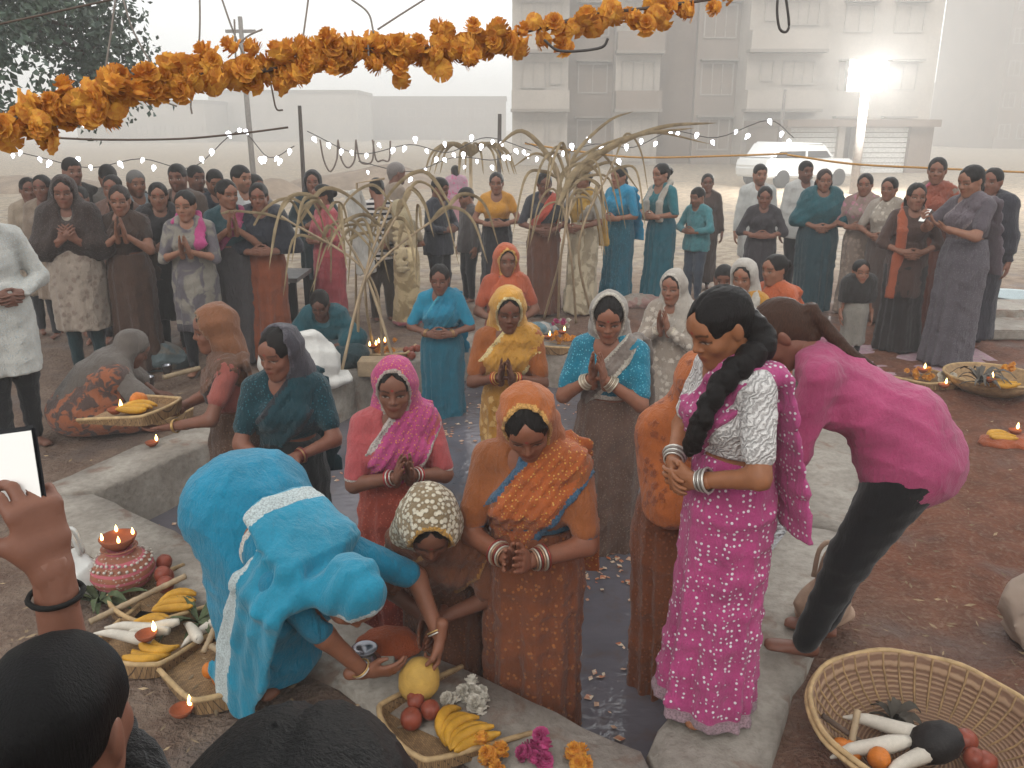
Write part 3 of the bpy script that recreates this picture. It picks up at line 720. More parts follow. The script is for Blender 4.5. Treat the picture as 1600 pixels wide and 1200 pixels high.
def ground_mat():
    m, t, b = nodes_new('ground'); v = coords(t); n1 = noise(t, .55, 6, .62, v, .4); n2 = noise(t, 4.5, 6, .65, v, .3); n3 = noise(t, 38, 4, .6, v)
    red, grey, pale = hx('#7a4c38'), hx('#7d6a5c'), hx('#b3a48e')
    sp = N(t, 'ShaderNodeSeparateXYZ'); t.links.new(v, sp.inputs[0])
    ad = N(t, 'ShaderNodeMath', operation='MULTIPLY_ADD', i_1=3.2); t.links.new(n1, ad.inputs[0]); t.links.new(sp.outputs[0], ad.inputs[2])
    c = mixc(t, ramp(t, ad.outputs[0], 1.6, 3.4), grey, red)               # redder soil on the red soil bank
    ad2 = N(t, 'ShaderNodeMath', operation='MULTIPLY_ADD', i_1=4.0); t.links.new(n1, ad2.inputs[0]); t.links.new(sp.outputs[1], ad2.inputs[2])
    c = mixc(t, ramp(t, ad2.outputs[0], 10.5, 15.0), c, pale)              # pale dry ground behind the crowd
    c = mixc(t, ramp(t, n2, .38, .66, 0, .65), c, hx('#4e3328')); c = mixc(t, ramp(t, n3, .5, .8, 0, .5), c, hx('#a08a78'))
    n4 = noise(t, 1.6, 3, .5, v); c = mixc(t, ramp(t, n4, .56, .66, 0, .5), c, hx('#5e5450'))
    t.links.new(c, b.inputs['Base Color']); t.links.new(ramp(t, n4, .5, .7, .9, .55), b.inputs['Roughness']); b.inputs['Specular IOR Level'].default_value = .25
    ad3 = N(t, 'ShaderNodeMath', operation='MULTIPLY_ADD', i_1=.5); t.links.new(n3, ad3.inputs[0]); t.links.new(n2, ad3.inputs[2]); bump(t, b, ad3.outputs[0], 1.0, .08); return m
tag(link('ground', mesh_np('ground', np.stack([GX, GY, GZ], -1).reshape(-1, 3), Q), None, ground_mat()), kind='structure')

def concrete_mat():
    m, t, b = nodes_new('concrete'); v = coords(t); n1 = noise(t, 2.2, 6, .65, v, .3); n2 = noise(t, 24, 5, .65, v); n3 = noise(t, 5, 4, .6, v, .5)
    c = mixc(t, ramp(t, n1, .35, .65), hx('#7d746a'), hx('#a39b90')); c = mixc(t, ramp(t, n2, .42, .75, 0, .55), c, hx('#5e534a')); c = mixc(t, ramp(t, n3, .56, .66, 0, .6), c, hx('#70503e'))
    t.links.new(c, b.inputs['Base Color']); b.inputs['Roughness'].default_value = .85; bump(t, b, n2, .6, .02); return m
CON = concrete_mat(); kerb = tag(empty('pond_kerb'), kind='structure')
WATER_Z = -.30; n = len(POND)
for i in range(n):
    a0, a1, b0, b1 = np.array(POND[i]), np.array(POND[(i+1) % n]), np.array(KERB_OUT[i]), np.array(KERB_OUT[(i+1) % n])
    L = np.linalg.norm(a1-a0); ns = max(2, int(L / .11)); rg = np.random.default_rng(50+i); V = []; F = []
    prof = [(0.0, -.95), (0.0, .005), (.03, .026), (.5, .032), (.97, .024), (1.0, -.06)]
    m_ = len(prof); e = .006
    for j in range(ns+1):
        t = e + (1-2*e) * j / ns; A = a0 + (a1-a0)*t; Bq = b0 + (b1-b0)*t; w1, w2, dz = rg.normal(0, .005), rg.normal(0, .010), rg.normal(0, .002)
        for q, (f, z) in enumerate(prof):
            pt = A + (Bq-A)*f + unit(Bq-A) * (w1*(1-f) if 0 < q < 3 else w2*f if q > 3 else 0); V.append((*pt, z + (dz + (rg.normal(0, .0025) if q in (1,2,4) else 0) if z > -.5 else 0)))
    for j in range(ns):
        for q in range(m_-1): F.append((j*m_+q, (j+1)*m_+q, (j+1)*m_+q+1, j*m_+q+1))
    for j0, rv in ((0, 0), (ns*m_, 1)):
        f1, f2 = (j0, j0+1, j0+2, j0+3), (j0, j0+3, j0+4, j0+5); F += [f1[::-1], f2[::-1]] if rv else [f1, f2]
    link('kerb_slab', mesh_np('kerb_slab', V, F), kerb, CON)
def sheet(name, P, z, m, kind=None):
    me = bpy.data.meshes.new(name); me.from_pydata([(x, y, z) for x, y in P], [], [tuple(range(len(P)))]); return tag(link(name, me, None, m), kind=kind)
sheet('pond_bed', offset_poly(POND, .03), -.90, mat('mud', '#4a3b30'), 'structure')
def water_mat():
    m, t, b = nodes_new('water'); v = coords(t); n1 = noise(t, 1.1, 5, .6, v, .6); n2 = noise(t, 9, 4, .6, v, .4)
    c = mixc(t, ramp(t, n1, .35, .65), hx('#4c4a50'), hx('#67636a')); c = mixc(t, ramp(t, n2, .5, .72, 0, .5), c, hx('#5a463a'))
    t.links.new(c, b.inputs['Base Color']); b.inputs['Roughness'].default_value = .13; b.inputs['Specular IOR Level'].default_value = .5
    n3 = noise(t, 13, 3, .5, coords(t, (1, 1.6, 1)), .5); bump(t, b, n3, .16, .03); return m
tag(sheet('water', offset_poly(POND, .02), WATER_Z, water_mat(), 'structure'))

# ---- haze
hz = boxes('haze', [((-320, -6, -1.9), (320, 330, 17.5))]); tag(hz, 'pale morning fog filling the open ground', None, None, 'stuff')
hm = bpy.data.materials.new('haze'); hm.use_nodes = True; ht = hm.node_tree; ht.nodes.clear(); ho = N(ht, 'ShaderNodeOutputMaterial'); pv = N(ht, 'ShaderNodeVolumePrincipled')
pv.inputs['Color'].default_value = (.93, .93, .92, 1); pv.inputs['Density'].default_value = .0068; pv.inputs['Anisotropy'].default_value = .2
ht.links.new(pv.outputs[0], ho.inputs['Volume']); hz.data.materials.append(hm)

# ---- buildings
def xat(px, d): return (px - 800) / FPX * (d * _cp + .0)
def zat(py, d): return CAM_H + (200 - py) / FPX * d * 1.02
WALLW = mat('plaster_pale', '#aba196', .9, .12, .6, .2, 8); WALLT = mat('plaster_tan', '#8b7c70', .9, .12, .6, .2, 8); WALLD = mat('plaster_brown_and_shadow', '#7b6a5e', .9, .12, .8, .2, 8)
WFRAME = mat('window_frame', '#a39a90', .7); PANE = mat('window_glass', '#29282a', .3, .3, 2, 0, spec=.5); SLAB = mat('slab', '#8f857b', .9)
def window(par, x0, x1, z0, z1, y, shade=True, mull=1):
    w = boxes('window', [((x0-.08, y-.07, z0-.08), (x0, y+.1, z1+.08)), ((x1, y-.07, z0-.08), (x1+.08, y+.1, z1+.08)), ((x0, y-.07, z1), (x1, y+.1, z1+.08)), ((x0, y-.09, z0-.08), (x1, y+.1, z0))] +
              [(((x0 + (x1-x0)*(i+1)/(mull+1)) - .03, y-.05, z0), ((x0 + (x1-x0)*(i+1)/(mull+1)) + .03, y+.1, z1)) for i in range(mull)], par, WFRAME)
    boxes('pane', [((x0, y+.02, z0), (x1, y+.06, z1))], w, PANE)
    if shade: boxes('sun_shade', [((x0-.2, y-.55, z1+.14), (x1+.2, y+.0, z1+.24))], w, SLAB)
def building_right():
    D = 50.0; b = empty('apartment_building', (xat(1060, D), D, 0)); ox = xat(1060, D)
    tag(b, 'four storey apartment block with stacked balconies, fading in the fog', 'building')
    X = lambda px: xat(px, D) - ox; FH = 3.0; nf = 4
    # modules: px0, px1, y offset, material
    for p0, p1, yo, m in ((800, 884, -1.6, WALLW), (884, 955, 0, WALLT), (955, 1022, -1.2, WALLW), (1022, 1082, .4, WALLD), (1082, 1145, 0, WALLT), (1145, 1252, -2.0, WALLW), (1252, 1445, -.4, WALLW)):  # gap column between the bays: its shadow is put into the darker wall colour
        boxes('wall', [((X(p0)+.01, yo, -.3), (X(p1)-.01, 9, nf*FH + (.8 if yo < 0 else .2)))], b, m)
    for k in range(nf):
        z = k * FH
        for p0, p1, yo in ((798, 886, -1.6), (953, 1024, -1.2), (1142, 1255, -2.0)):
            boxes('balcony_slab', [((X(p0), yo-.9, z+FH-.16), (X(p1), yo-.005, z+FH))], b, SLAB)
            if k: boxes('parapet', [((X(p0)+.05, yo-.88, z), (X(p1)-.05, yo-.74, z+.95)), ((X(p0)+.05, yo-.74, z), (X(p0)+.18, yo-.01, z+.95)), ((X(p1)-.18, yo-.74, z), (X(p1)-.05, yo-.01, z+.95))], b, WALLW if p0 != 953 else WALLT)
        window(b, X(815), X(848), z+1.15, z+2.35, -1.6, False); window(b, X(857), X(872), z+1.35, z+2.35, -1.6, False, 0)
        window(b, X(903), X(945), z+.95, z+2.4, 0); 
        window(b, X(966), X(1012), z+.25, z+2.45, -1.2, False, 2)
        window(b, X(1092), X(1138), z+.85, z+2.45, 0, True, 2)
        window(b, X(1167), X(1183), z+1.5, z+2.4, -2.0, False, 0); window(b, X(1200), X(1243), z+1.3, z+2.4, -2.0, False, 2)
        window(b, X(1300), X(1340), z+1.1, z+2.4, -.4); window(b, X(1375), X(1415), z+1.1, z+2.4, -.4)
    boxes('roof_parapet', [((X(800), 1, nf*FH+.85), (X(1445), 9.2, nf*FH+1.2))], b, SLAB)
building_right()
def garage():
    D = 40.0; b = empty('garage', (xat(1345, D), D, 0)); ox = xat(1345, D); X = lambda px: xat(px, D) - ox
    tag(b, 'low flat roofed garage with pale shutters in front of the apartment block', 'building')
    h = 2.05; boxes('roof', [((X(1225), -.5, h), (X(1462), 7, h+.32))], b, WALLD)
    for p0, p1 in ((1228, 1236), (1312, 1322), (1338, 1352), (1424, 1460)): boxes('pillar', [((X(p0), 0, -.3), (X(p1), .6, h))], b, WALLW if p0 < 1400 else WALLD)
    for p0, p1 in ((1236, 1312), (1352, 1424)):
        for k in range(9): boxes('shutter_slat', [((X(p0)+.01, .25, k*h/9), (X(p1)-.01, .32, (k+1)*h/9-.03))], b, mat('shutter', '#d6d4cf', .6))
    boxes('side_wall', [((X(1228), 1.2, -.3), (X(1460), 6.5, h-.01))], b, WALLT)
garage()
def far_block(label, p0, p1, py, d, m, nx, grp, mull=1):
    x0, x1, zt = xat(p0, d), xat(p1, d), zat(py, d); b = empty('distant_building', ((x0+x1)/2, d, 0)); tag(b, label, 'building', grp); w = (x1-x0)/2
    boxes('wall', [((-w, 0, -.5), (w, 14, zt))], b, m); boxes('roof_parapet', [((-w-.2, -.2, zt), (w+.2, 14.2, zt+.5))], b, SLAB)
    nf = max(1, int(zt / 3.0))
    for k in range(nf):
        for i in range(nx):
            cx = -w + (i+.5) * 2*w/nx; ww = min(1.1, w/nx*.55); window(b, cx-ww, cx+ww, k*3.0+1.0, k*3.0+2.3, 0, False, mull)
far_block('faint wide apartment block behind the striped shirt, almost lost in fog', 330, 560, 152, 135, WALLW, 8, None)
far_block('faint low apartment block beside the utility pole in thick fog', 120, 322, 166, 125, WALLW, 7, None)
far_block('faint long apartment block behind the sugarcane leaves in fog', 575, 790, 160, 155, WALLT, 8, None)
far_block('pale tower block beyond the garage, cut by the fog', 1555, 1700, -40, 88, WALLT, 5, None)
far_block('low pale house between the garage and the tower block', 1462, 1550, 142, 120, WALLW, 4, None)

def mound(label, px, py, d, w, h):
    p = at_d(px, py, d); n = 26; V, F = [], []
    rg = np.random.default_rng(int(px))
    for i in range(n+1):
        for j in range(n+1):
            x = (i/n*2-1); y = (j/n*2-1); q = max(0, 1 - (x*x+y*y)); z = h * q**.8 * (1 + .25*math.sin(5*x+px) * math.cos(4*y)) + rg.normal(0, .02*h)*q - .05
            V.append((x*w, y*w*.7, z))
    for i in range(n):
        for j in range(n): a = i*(n+1)+j; F.append((a, a+n+1, a+n+2, a+1))
    o = link('earth_mound', mesh_np('earth_mound', V, F), None, mat('mound', '#8a7867', .95, .3, 2, .6, 14)); o.location = (p.x, d, 0); tag(o, label, 'mound', None)
mound('brown heap of earth behind the crowd near the tree', 395, 290, 26, 1.9, .55)
mound('long brown heap of earth behind the man in the striped shirt', 585, 275, 31, 3.4, .65)
mound('low brown heap of earth at the tree end of the crowd', 60, 300, 29, 3.0, .45)

# ---- tree at the upper left
def tree():
    base = V3(-8.3, 10.2, 0); t = empty('tree', base); tag(t, 'dark leafy tree overhanging the crowd with ragged drooping branches', 'tree')
    BARK = mat('bark', '#4a3d33', .95, .3, 6, .8, 30); rg = np.random.default_rng(5)
    trunk = curve_pts([(0,0,-.2), (.15,0,1.2), (.1,.1,2.6), (.5,0,3.6)], 12); tube_obj('trunk', trunk, .22, BARK, t, 10, np.linspace(1, .55, len(trunk)))
    tips = []
    for i in range(34):
        a = V3(*trunk[-1 - int(rg.integers(0, 5))]); tip = V3(rg.uniform(-2.6, 3.0), rg.uniform(-2.0, 2.0), rg.uniform(1.9, 5.6))
        if tip[0] > 1.9: tip[2] = rg.uniform(2.6, 4.6)
        mid = (a+tip)/2 + V3(0, 0, .35); pts = curve_pts([a, mid, tip, tip + V3(rg.uniform(0,.3), rg.uniform(-.2,.2), -.45)], 9)
        tube_obj('limb', pts, .055, BARK, t, 6, np.linspace(1, .15, len(pts))); tips += [V3(*q) for q in pts[3:]]
    V, F = [], []; k = 0
    for q in tips:
        for _ in range(8):
            c = q + rg.normal(0, .22, 3); ncl = rg.integers(16, 32)
            for _ in range(ncl):
                p = c + rg.normal(0, .13, 3); d = unit(rg.normal(0, 1, 3) + V3(0,0,-.5)); sd = unit(np.cross(d, rg.normal(0, 1, 3))); L = rg.uniform(.06, .12); w = L*.34; up = np.cross(d, sd)*L*.15
                V += [p, p + d*L*.5 + sd*w + up, p + d*L, p + d*L*.5 - sd*w + up]; F.append((k, k+1, k+2, k+3)); k += 4
    m, nt_, b = nodes_new('leaves'); n1 = noise(nt_, 1.7, 4, .6, coords(nt_)); n2 = noise(nt_, 30, 2, .6, coords(nt_))
    c = mixc(nt_, ramp(nt_, n1, .35, .65), (.018,.040,.030), (.050,.085,.050)); c = mixc(nt_, ramp(nt_, n2, .4, .7, 0, .5), c, (.07,.10,.05)); nt_.links.new(c, b.inputs['Base Color']); b.inputs['Roughness'].default_value = .6
    cr = link('crown', mesh_np('crown', V, F, False), t, m)
tree()
# ================================================================== people of the photograph
GL, GM, GR, GW = 'people standing on the bank near the tree', 'people standing behind the pond', 'people standing on the red soil bank', 'women in the pond'
SK = ['#7a5140', '#845a46', '#6b4637', '#8f644e']
def C(color, **k): return dict(color=color, **k)
def AT(px, top, d, face, zb=0.0, comp=1.012):
    p = at_d(px, top, d); return (p.x, p.y, zb), face, (p.z - zb) * comp
# ---- women standing in the pond
PB = -.52
person('woman in burnt orange saree with veil over her parted hair, palms joined low', *AT(836, 592, 2.85, 168, PB), 1.06, near=2, lean=4, hunch=12, hp=38, hy=8, hr=4, arms='namlo', skin='#85533d',
       top=C('#9c5a30', sleeve=.8, border='#2d5f7a'), skirt=C('#83492c', border='#4a3c40', pat='specks', col2='#a5673a', pscale=.6), band=C('#b8602e', border='#41607a', w=.115, arm=1, pat='specks', col2='#d9a050'), hood=C('#b5652f', border='#d2a05c', open=1.0), bang=(6, ['#b08a70', '#c8c0b0', '#8a3a30']), group=GW)
person('woman in bright pink saree with veil and thin silver edge, palms joined', *AT(612, 566, 3.55, 196, PB), 1.10, near=2, lean=3, hunch=8, hp=12, hy=-14, arms='nam', skin='#7b503e',
       top=C('#c05a5c', sleeve=.85, border='#d0c8c0'), skirt=C('#b2503f', pat='specks', col2='#c86a50'), band=C('#c64f86', border='#c2b6ae', w=.125, arm=1, pat='specks', col2='#d88a5a'), hood=C('#c4487f', border='#b7a79c', pat='specks', col2='#d88a5a'), bang=(4, ['#cfc6ba', '#a33a3a']), group=GW)
person('woman in black and deep teal saree with charcoal veil hanging over her hair', *AT(440, 515, 3.9, 188, PB), 1.0, near=1, lean=2, hunch=8, hp=14, hy=-34, arms='clasp', armR=((.06,.30,1.02), (-.5,.8,.1), (-.7,-.2,.6), 'relax', (1,-.4,-.6)), armL=((.05,.27,1.04), (-.5,.8,.1), (.6,-.2,.7), 'relax', (1,-.4,-.6)), skin='#7d513f',
       top=C('#123b44', sleeve=.7, pat='specks', col2='#1f5c66'), skirt=C('#1a2022'), band=C('#173f48', w=.10, border='#2a2a30'), hood=C('#46434a', border='#5a565c', open=1.9), hair='part',
       extra=(), bang=(3, ['#7a3530', '#b08a60']), group=GW)
_p, _i = person('woman in brown gauzy saree with rust veil holding a tray of offerings', *AT(352, 488, 4.35, 112, PB), 1.0, near=1, lean=2, hunch=6, hp=8, arms='hold', skin='#7a4f3e',
       top=C('#a35a50', sleeve=.6), skirt=C('#5d4334', pat='specks', col2='#7a5a44'), band=C('#6d4c3a', w=.12, arm=1, border='#3b2d28'), hood=C('#87583c', big=.006, border='#8d6a4e'), bang=(2, ['#caa468']), group=GW)
person('woman in golden yellow saree with pale edged veil, palms joined low', *AT(795, 456, 4.9, 176, PB), 1.0, near=1, lean=2, hunch=8, hp=16, hy=10, arms='nam', skin='#704836',
       top=C('#a8602f', sleeve=.75), skirt=C('#c08a3c', pat='floral', col2='#d8b070'), band=C('#cf963f', w=.13, arm=1, border='#e0c890'), hood=C('#d39b43', border='#e6d3a0', big=.008), bang=(4, ['#d8b060', '#b04030']), group=GW)
person('woman in turquoise blouse and white gauze veil with dark loose hair, palms joined', *AT(958, 462, 4.4, 158, PB), 1.04, near=2, lean=2, hunch=8, hp=20, hy=14, arms='namhi', skin='#8c5c46',
       top=C('#1f7f99', sleeve=.78, border='#d8d2c6', pat='specks', col2='#5fb5c8'), hood=C('#a39a90', border='#c4bcae', open=1.6), skirt=C('#6b5246', pat='specks', col2='#857060'), band=C('#8d8178', w=.055, border='#c0b8aa'), hair='long', bang=(5, ['#d8cdb8', '#b5a58f']), group=GW)
person('woman in plain turquoise saree with hands together by the far kerb', *AT(688, 418, 6.7, 178, PB), 1.08, near=1, lean=2, hunch=8, hp=10, arms='belly', skin='#744c3c',
       top=C('#1d86a4', sleeve=.85), skirt=C('#1b6377', g=1.06), band=C('#1f7f9d', w=.11, border='#3d9ab0'), hair='part', group=GW, bang=(3, ['#b08a60']))
person('woman in coral orange saree with gold edged veil behind the yellow saree', *AT(790, 390, 7.0, 190, PB), 1.1, near=0, hp=8, arms='clasp', skin='#77503e',
       top=C('#b8593a', sleeve=.7), skirt=C('#b3553a'), band=C('#c05f3c', w=.14, arm=1), hood=C('#c0613c', border='#dcaa60', big=.012), group=GW)
person('woman with white shawl over her hair and patterned white kurta, palms joined', *AT(1058, 428, 6.0, 150, PB), 1.0, near=1, lean=4, hp=6, arms='namhi', skin='#8a5d48',
       kurta=C('#a89a8c', pat='floral', col2='#c8bcae', hem=.5), pants='#241f1f', hood=C('#b8aea2', border='#cfc6ba', band=dict(w=.12)), hair='part', group=GW, bang=(3, ['#d8cdb8']))
person('woman in mustard dress with white veil slipping off her dark hair', *AT(1166, 413, 6.3, 150, PB), 1.0, near=0, hp=14, arms='namlo', skin='#8d6049',
       kurta=C('#c8903a', hem=.4), pants='#c8903a', dup=C('#c4bcb0', ends=(1, -1)), hood=C('#c2bab0', big=.004), hair='part', group=GW)
person('woman in orange saree with bare head and hair tied back, seen from her side', *AT(1218, 404, 6.5, 120, PB), 1.12, near=0, hp=6, arms='belly', skin='#8d6049',
       top=C('#c0603a', sleeve=.7), skirt=C('#b8583c', pat='specks', col2='#d08a50'), band=C('#c4633a', w=.13, arm=1), hair='bun', group=GW)
person('child with short dark hair half hidden beside the white veiled woman', *AT(1132, 420, 6.8, 165, PB), 1.0, near=0, hp=10, sex='m', arms='down', skin='#744c3c', kurta=C('#9a9088', hem=.6, name='shirt'), pants='#3a3430', hair='short', group=GW)
# orange veiled woman hidden behind the pink saree, standing at the right edge
person('woman in bright orange printed veil and brown skirt, face hidden, bangles on her wrist', *AT(1072, 556, 3.15, 205, -.45), 1.08, near=2, lean=4, hunch=10, hp=24, hy=-30, arms='clasp', armR=((.04,.33,.98), (-.5,.8,-.1), (-.2,-.9,-.2), 'relax', (1,-.3,-.7)), skin='#85533d',
       top=C('#b06030', sleeve=.6), skirt=C('#7c4427', pat='specks', col2='#8d5230', pscale=.7), shawl=C('#b5632f', pat='floral', col2='#74391f', hood=1, bot=.98, arm=1.12, border='#d9a050', pscale=1.3), bang=(6, ['#a07060', '#c0a080', '#8a3030']), group=GW)
# beaded veil woman, head deeply bowed
person('woman bowing her head under a cream beaded veil with a broad gold border', (at_d(694, 800, 2.95).x, 2.95, PB - .09), 172, 1.50, 1.06, near=2, lean=20, hunch=28, hp=40, hy=16, pel=(0,-.05,.86), arms='namlo', skin='#6f4634',
       top=C('#7c4a30', sleeve=1.15), skirt=C('#6b402a', pat='specks', col2='#80502f', g=1.06), band=C('#7a4a30', w=.13, arm=1, border='#a8763f'), hood=C('#8f7a5c', pat='beads', col2='#cfc4ae', border='#c8974a', big=.022, fold=.8, long=1, open=.5, pscale=1.35), group=GW)

# ---- near bank
_w, WI = person('woman in pink saree with white dots and frilled white blouse, hands crossed at waist', *AT(1168, 462, 2.50, 106, .03), 1.04, near=2, lean=2, hunch=8, hp=26, hy=6, arms='clasp', skin='#95603f',
       top=C('#cbc5c2', sleeve=.72, pat='ruffle', col2='#e4e0dc', fold=.9), skirt=C('#b9477f', pat='dots', col2='#e2d8dc', pscale=1.0, g=.95, border='#a88a92'), band=C('#bd4f86', pat='dots', col2='#e2d8dc', w=.10, pscale=1.0), bang=(5, ['#d8d4cc', '#8a8078']), hairc='#14100f',
       hair='part', neckline=.12)
def front_braid():
    T, HD = WI['T'], WI['HD']; pts = curve_pts([HD((-.02,-.085,-.02)), HD((-.06,-.085,-.09)), T(-.115,-.0,1.405), T(-.125,.11,1.345), T(-.115,.185,1.23), T(-.085,.205,1.12)], 20); n = len(pts)
    WI['part']('braid', sdf([('e', np.asarray(p) + WI['r'] * .009 * (-1)**i, (.050*(1-.5*i/n), .044*(1-.45*i/n), .044), None, .008) for i, p in enumerate(pts)], .0055, wr=(.0045, 2.4, 3)), hair_mat('#14100f'))
front_braid()
# woman in blue bending over the offerings
NUT = at_z(655, 1062, .12)
def to_local(w, loc, face, s):
    q = Matrix.Rotation(rad(-face), 3, 'Z') @ (Vector(w) - Vector(loc)); return tuple(q / s)
BL = (-.90, 2.70, .03); wR = to_local(NUT + Vector((-.15, -.02, .0)), BL, 228, .975); wL = to_local(NUT + Vector((.075, .03, .15)), BL, 228, .975)
dR = to_local(NUT + Vector((.05, 0, 0)), tuple(NUT + Vector((-.15, -.02, .0))), 228, 1); dL = to_local(NUT + Vector((.045, .0, -.05)), tuple(NUT + Vector((.075, .03, .15))), 228, 1)
nR = to_local(Vector((.2, .5, .3)), (0, 0, 0), 228, 1); nL = to_local(Vector((-1, -.2, 0)), (0, 0, 0), 228, 1)
_b, BI = person('woman in bright blue saree bent double over the offerings, veil over her head', BL, 228, 1.56, 1.16, near=2, lean=104, hunch=12, hp=62, hy=0, pel=(0,-.05,.70), legs=[((.10,.02,.06), (.1,1,0)), ((-.10,-.04,.06), (-.1,1,0))],
       armR=(wR, dR, nR, 'relax', (.8,.0,.3), 1), armL=(wL, dL, nL, 'grip', (-1,-.2,.2), 1), skin='#86563f',
       top=C('#107c9c', sleeve=.85, border='#cfc9c0', bot=1.10), lower=C('#0f86a8', rough=.55), extra=[('e', (0,-.09,.64), (.225,.20,.19), None, .08), ('e', (0,-.02,.42), (.20,.19,.30), None, .1), ('f', (0,0,.10), (0,0,.30), (.19,.17), (.20,.18), (1,0,0), .08)], hair=None, bang=(2, ['#d8d4cc', '#c8a468']))
def blue_veil():
    T, HD, s, part, hc, r = BI['T'], BI['HD'], BI['s'], BI['part'], .0085, BI['r']; Rh = BI['Rh']
    u = unit(BI['u'])
    pr = [('e', HD((0,-.012,.034)), (.098,.122,.108), Rh, .02), ('f', HD((0,-.05,-.06)), T(0,-.085,1.28), (.068,.06), (.15,.045), r, .02),
          ('f', T(0,-.10,1.31), T(.02,-.128,1.10), (.175,.042), (.15,.040), r, .04),
          ('f', T(.13,-.08,1.27), T(.215,.05,1.30), (.12,.035), (.13,.03), u, .05),
          ('f', T(.215,.05,1.30), T(.23,.60,1.30), (.14,.024), (.15,.022), u, .04), ('f', HD((.05,-.03,.0)), T(.20,.02,1.30), (.05,.045), (.09,.035), u, .04)]
    f = Fld(*bounds(pr, .04), hc)
    for p in pr: f.prim(p)
    f.wrinkle(.009, .8, 4, (.9,.2,.2))
    X, Y, Z = f.ax[0][:, None, None], f.ax[1][None, :, None], f.ax[2][None, None, :]
    q = X*u[0] + Y*u[1] + Z*u[2]; f.D -= (.006*np.sin(q*75 + 2.5*np.sin(Z*7)) * (Z < .66)).astype(np.float32)
    f.prim(('e', HD((0,.128,-.030)), (.080,.138,.118), Rh, .006), 's')
    hc0 = HD((0,0,0))
    def brd(V):
        q = (V - hc0) @ Rh - np.array((0,.128,-.030)); g = np.sqrt((q / np.array((.080,.138,.118)))**2 @ np.ones(3)); b = (g < 1.22) * (((V - hc0)**2).sum(1) < .17**2)
        e = (V - T(0,0,1.15)) @ u; b = np.maximum(b, (e < -.0) * (e > -.06)); return np.maximum(b, (V[:, 2] < .66) * (np.abs(e - .015) < .022)).astype(float)
    part('veil', f.mesh(), cloth(color='#1a8cab', border='#b9c4c4', rough=.5, fold=.5, sheen=.2), brd)
blue_veil()
# woman in pink kurta bending away
_k, KI = person('woman in plain pink kurta and black trousers stooping forward, brown ponytail', (1.25, 2.82, .02), 66, 1.62, 1.04, near=2, lean=44, hunch=12, hp=50, hy=10, pel=(0,-.16,.87), legs=[((.10,.04,.06), (.1,1,0)), ((-.09,.10,.06), (-.1,1,0))],
       armR=((.14,.34,.50), (.0,.15,-1), (-1,0,0), 'relax', (.4,-1,.2), 1), armL=((-.17,.30,.50), (.0,.15,-1), (1,0,0), 'relax', (-.4,-1,.2), 1), skin='#7b5040',
       kurta=C('#b04a72', sleeve=1.45, fold=.5, border=None), pants=C('#121214', fold=.2, g=1.3), extra=[('f', (0,-.175,.87), (0,-.14,.97), (.200,.178), (.18,.15), (1,0,0), .06)], hairc='#3a261c', hair='pony')
tube_h = KI['T']
person('man in white kurta and black trousers with hands clasped, at the edge of the crowd', (-3.22, 5.1, 0), 236, 1.66, 1.05, 'm', near=1, hp=8, arms='clasp', skin='#6f4a3b', kurta=C('#cfcdc6', sleeve=1.9, hem=.50, pat='specks', col2='#b9c4c8'), pants='#17171a', hair='short', neckline=.06)
# squatting old woman, bank near the tree
person('old woman squatting by the offerings, grey shawl over head and orange printed saree', (-2.86, 5.35, 0), -62, 1.50, 1.0, near=1, lean=38, hunch=26, hp=34, pel=(0,-.12,.22), legs=[((.12,.26,.06), (.25,1,.6)), ((-.12,.26,.06), (-.25,1,.6))], arms='clasp', armR=((.16,.46,.20), (-.2,.9,-.2), (0,-.3,-1), 'relax', (1,0,-.2), 1), armL=((-.16,.46,.20), (.2,.9,-.2), (0,-.3,-1), 'relax', (-1,0,-.2), 1), skin='#6b4637',
       lower=C('#5d4a44', pat='patch', col2='#94583c', pscale=2.6), extra=[('e', (0,.10,.16), (.26,.30,.17), None, .1)], shawl=C('#6a615a', hood=1, bot=.90, arm=1.3), hair='part', hairc='#55504c')
person('person in dark teal shawl sitting bowed behind a yellow cloth', tuple(AT(508, 424, 7.2, 180, 0)[0]), 180, 1.46, 1.0, near=1, lean=18, hunch=22, hp=30, pel=(0,0,.12), legs=[((-.08,.30,.07), (1,.4,.25)), ((.08,.34,.07), (-1,.4,.25))], armR=((.12,.36,.24), (-.5,.8,-.1), (0,-.2,-1), 'relax', (1,0,-.2), 1), armL=((-.12,.36,.24), (.5,.8,-.1), (0,-.2,-1), 'relax', (-1,0,-.2), 1), skin='#5e3e32',
       lower=C('#2a4248'), extra=[('e', (0,.18,.13), (.36,.24,.13), None, .1)], shawl=C('#1d525c', bot=.92, arm=1.6), hair='part')

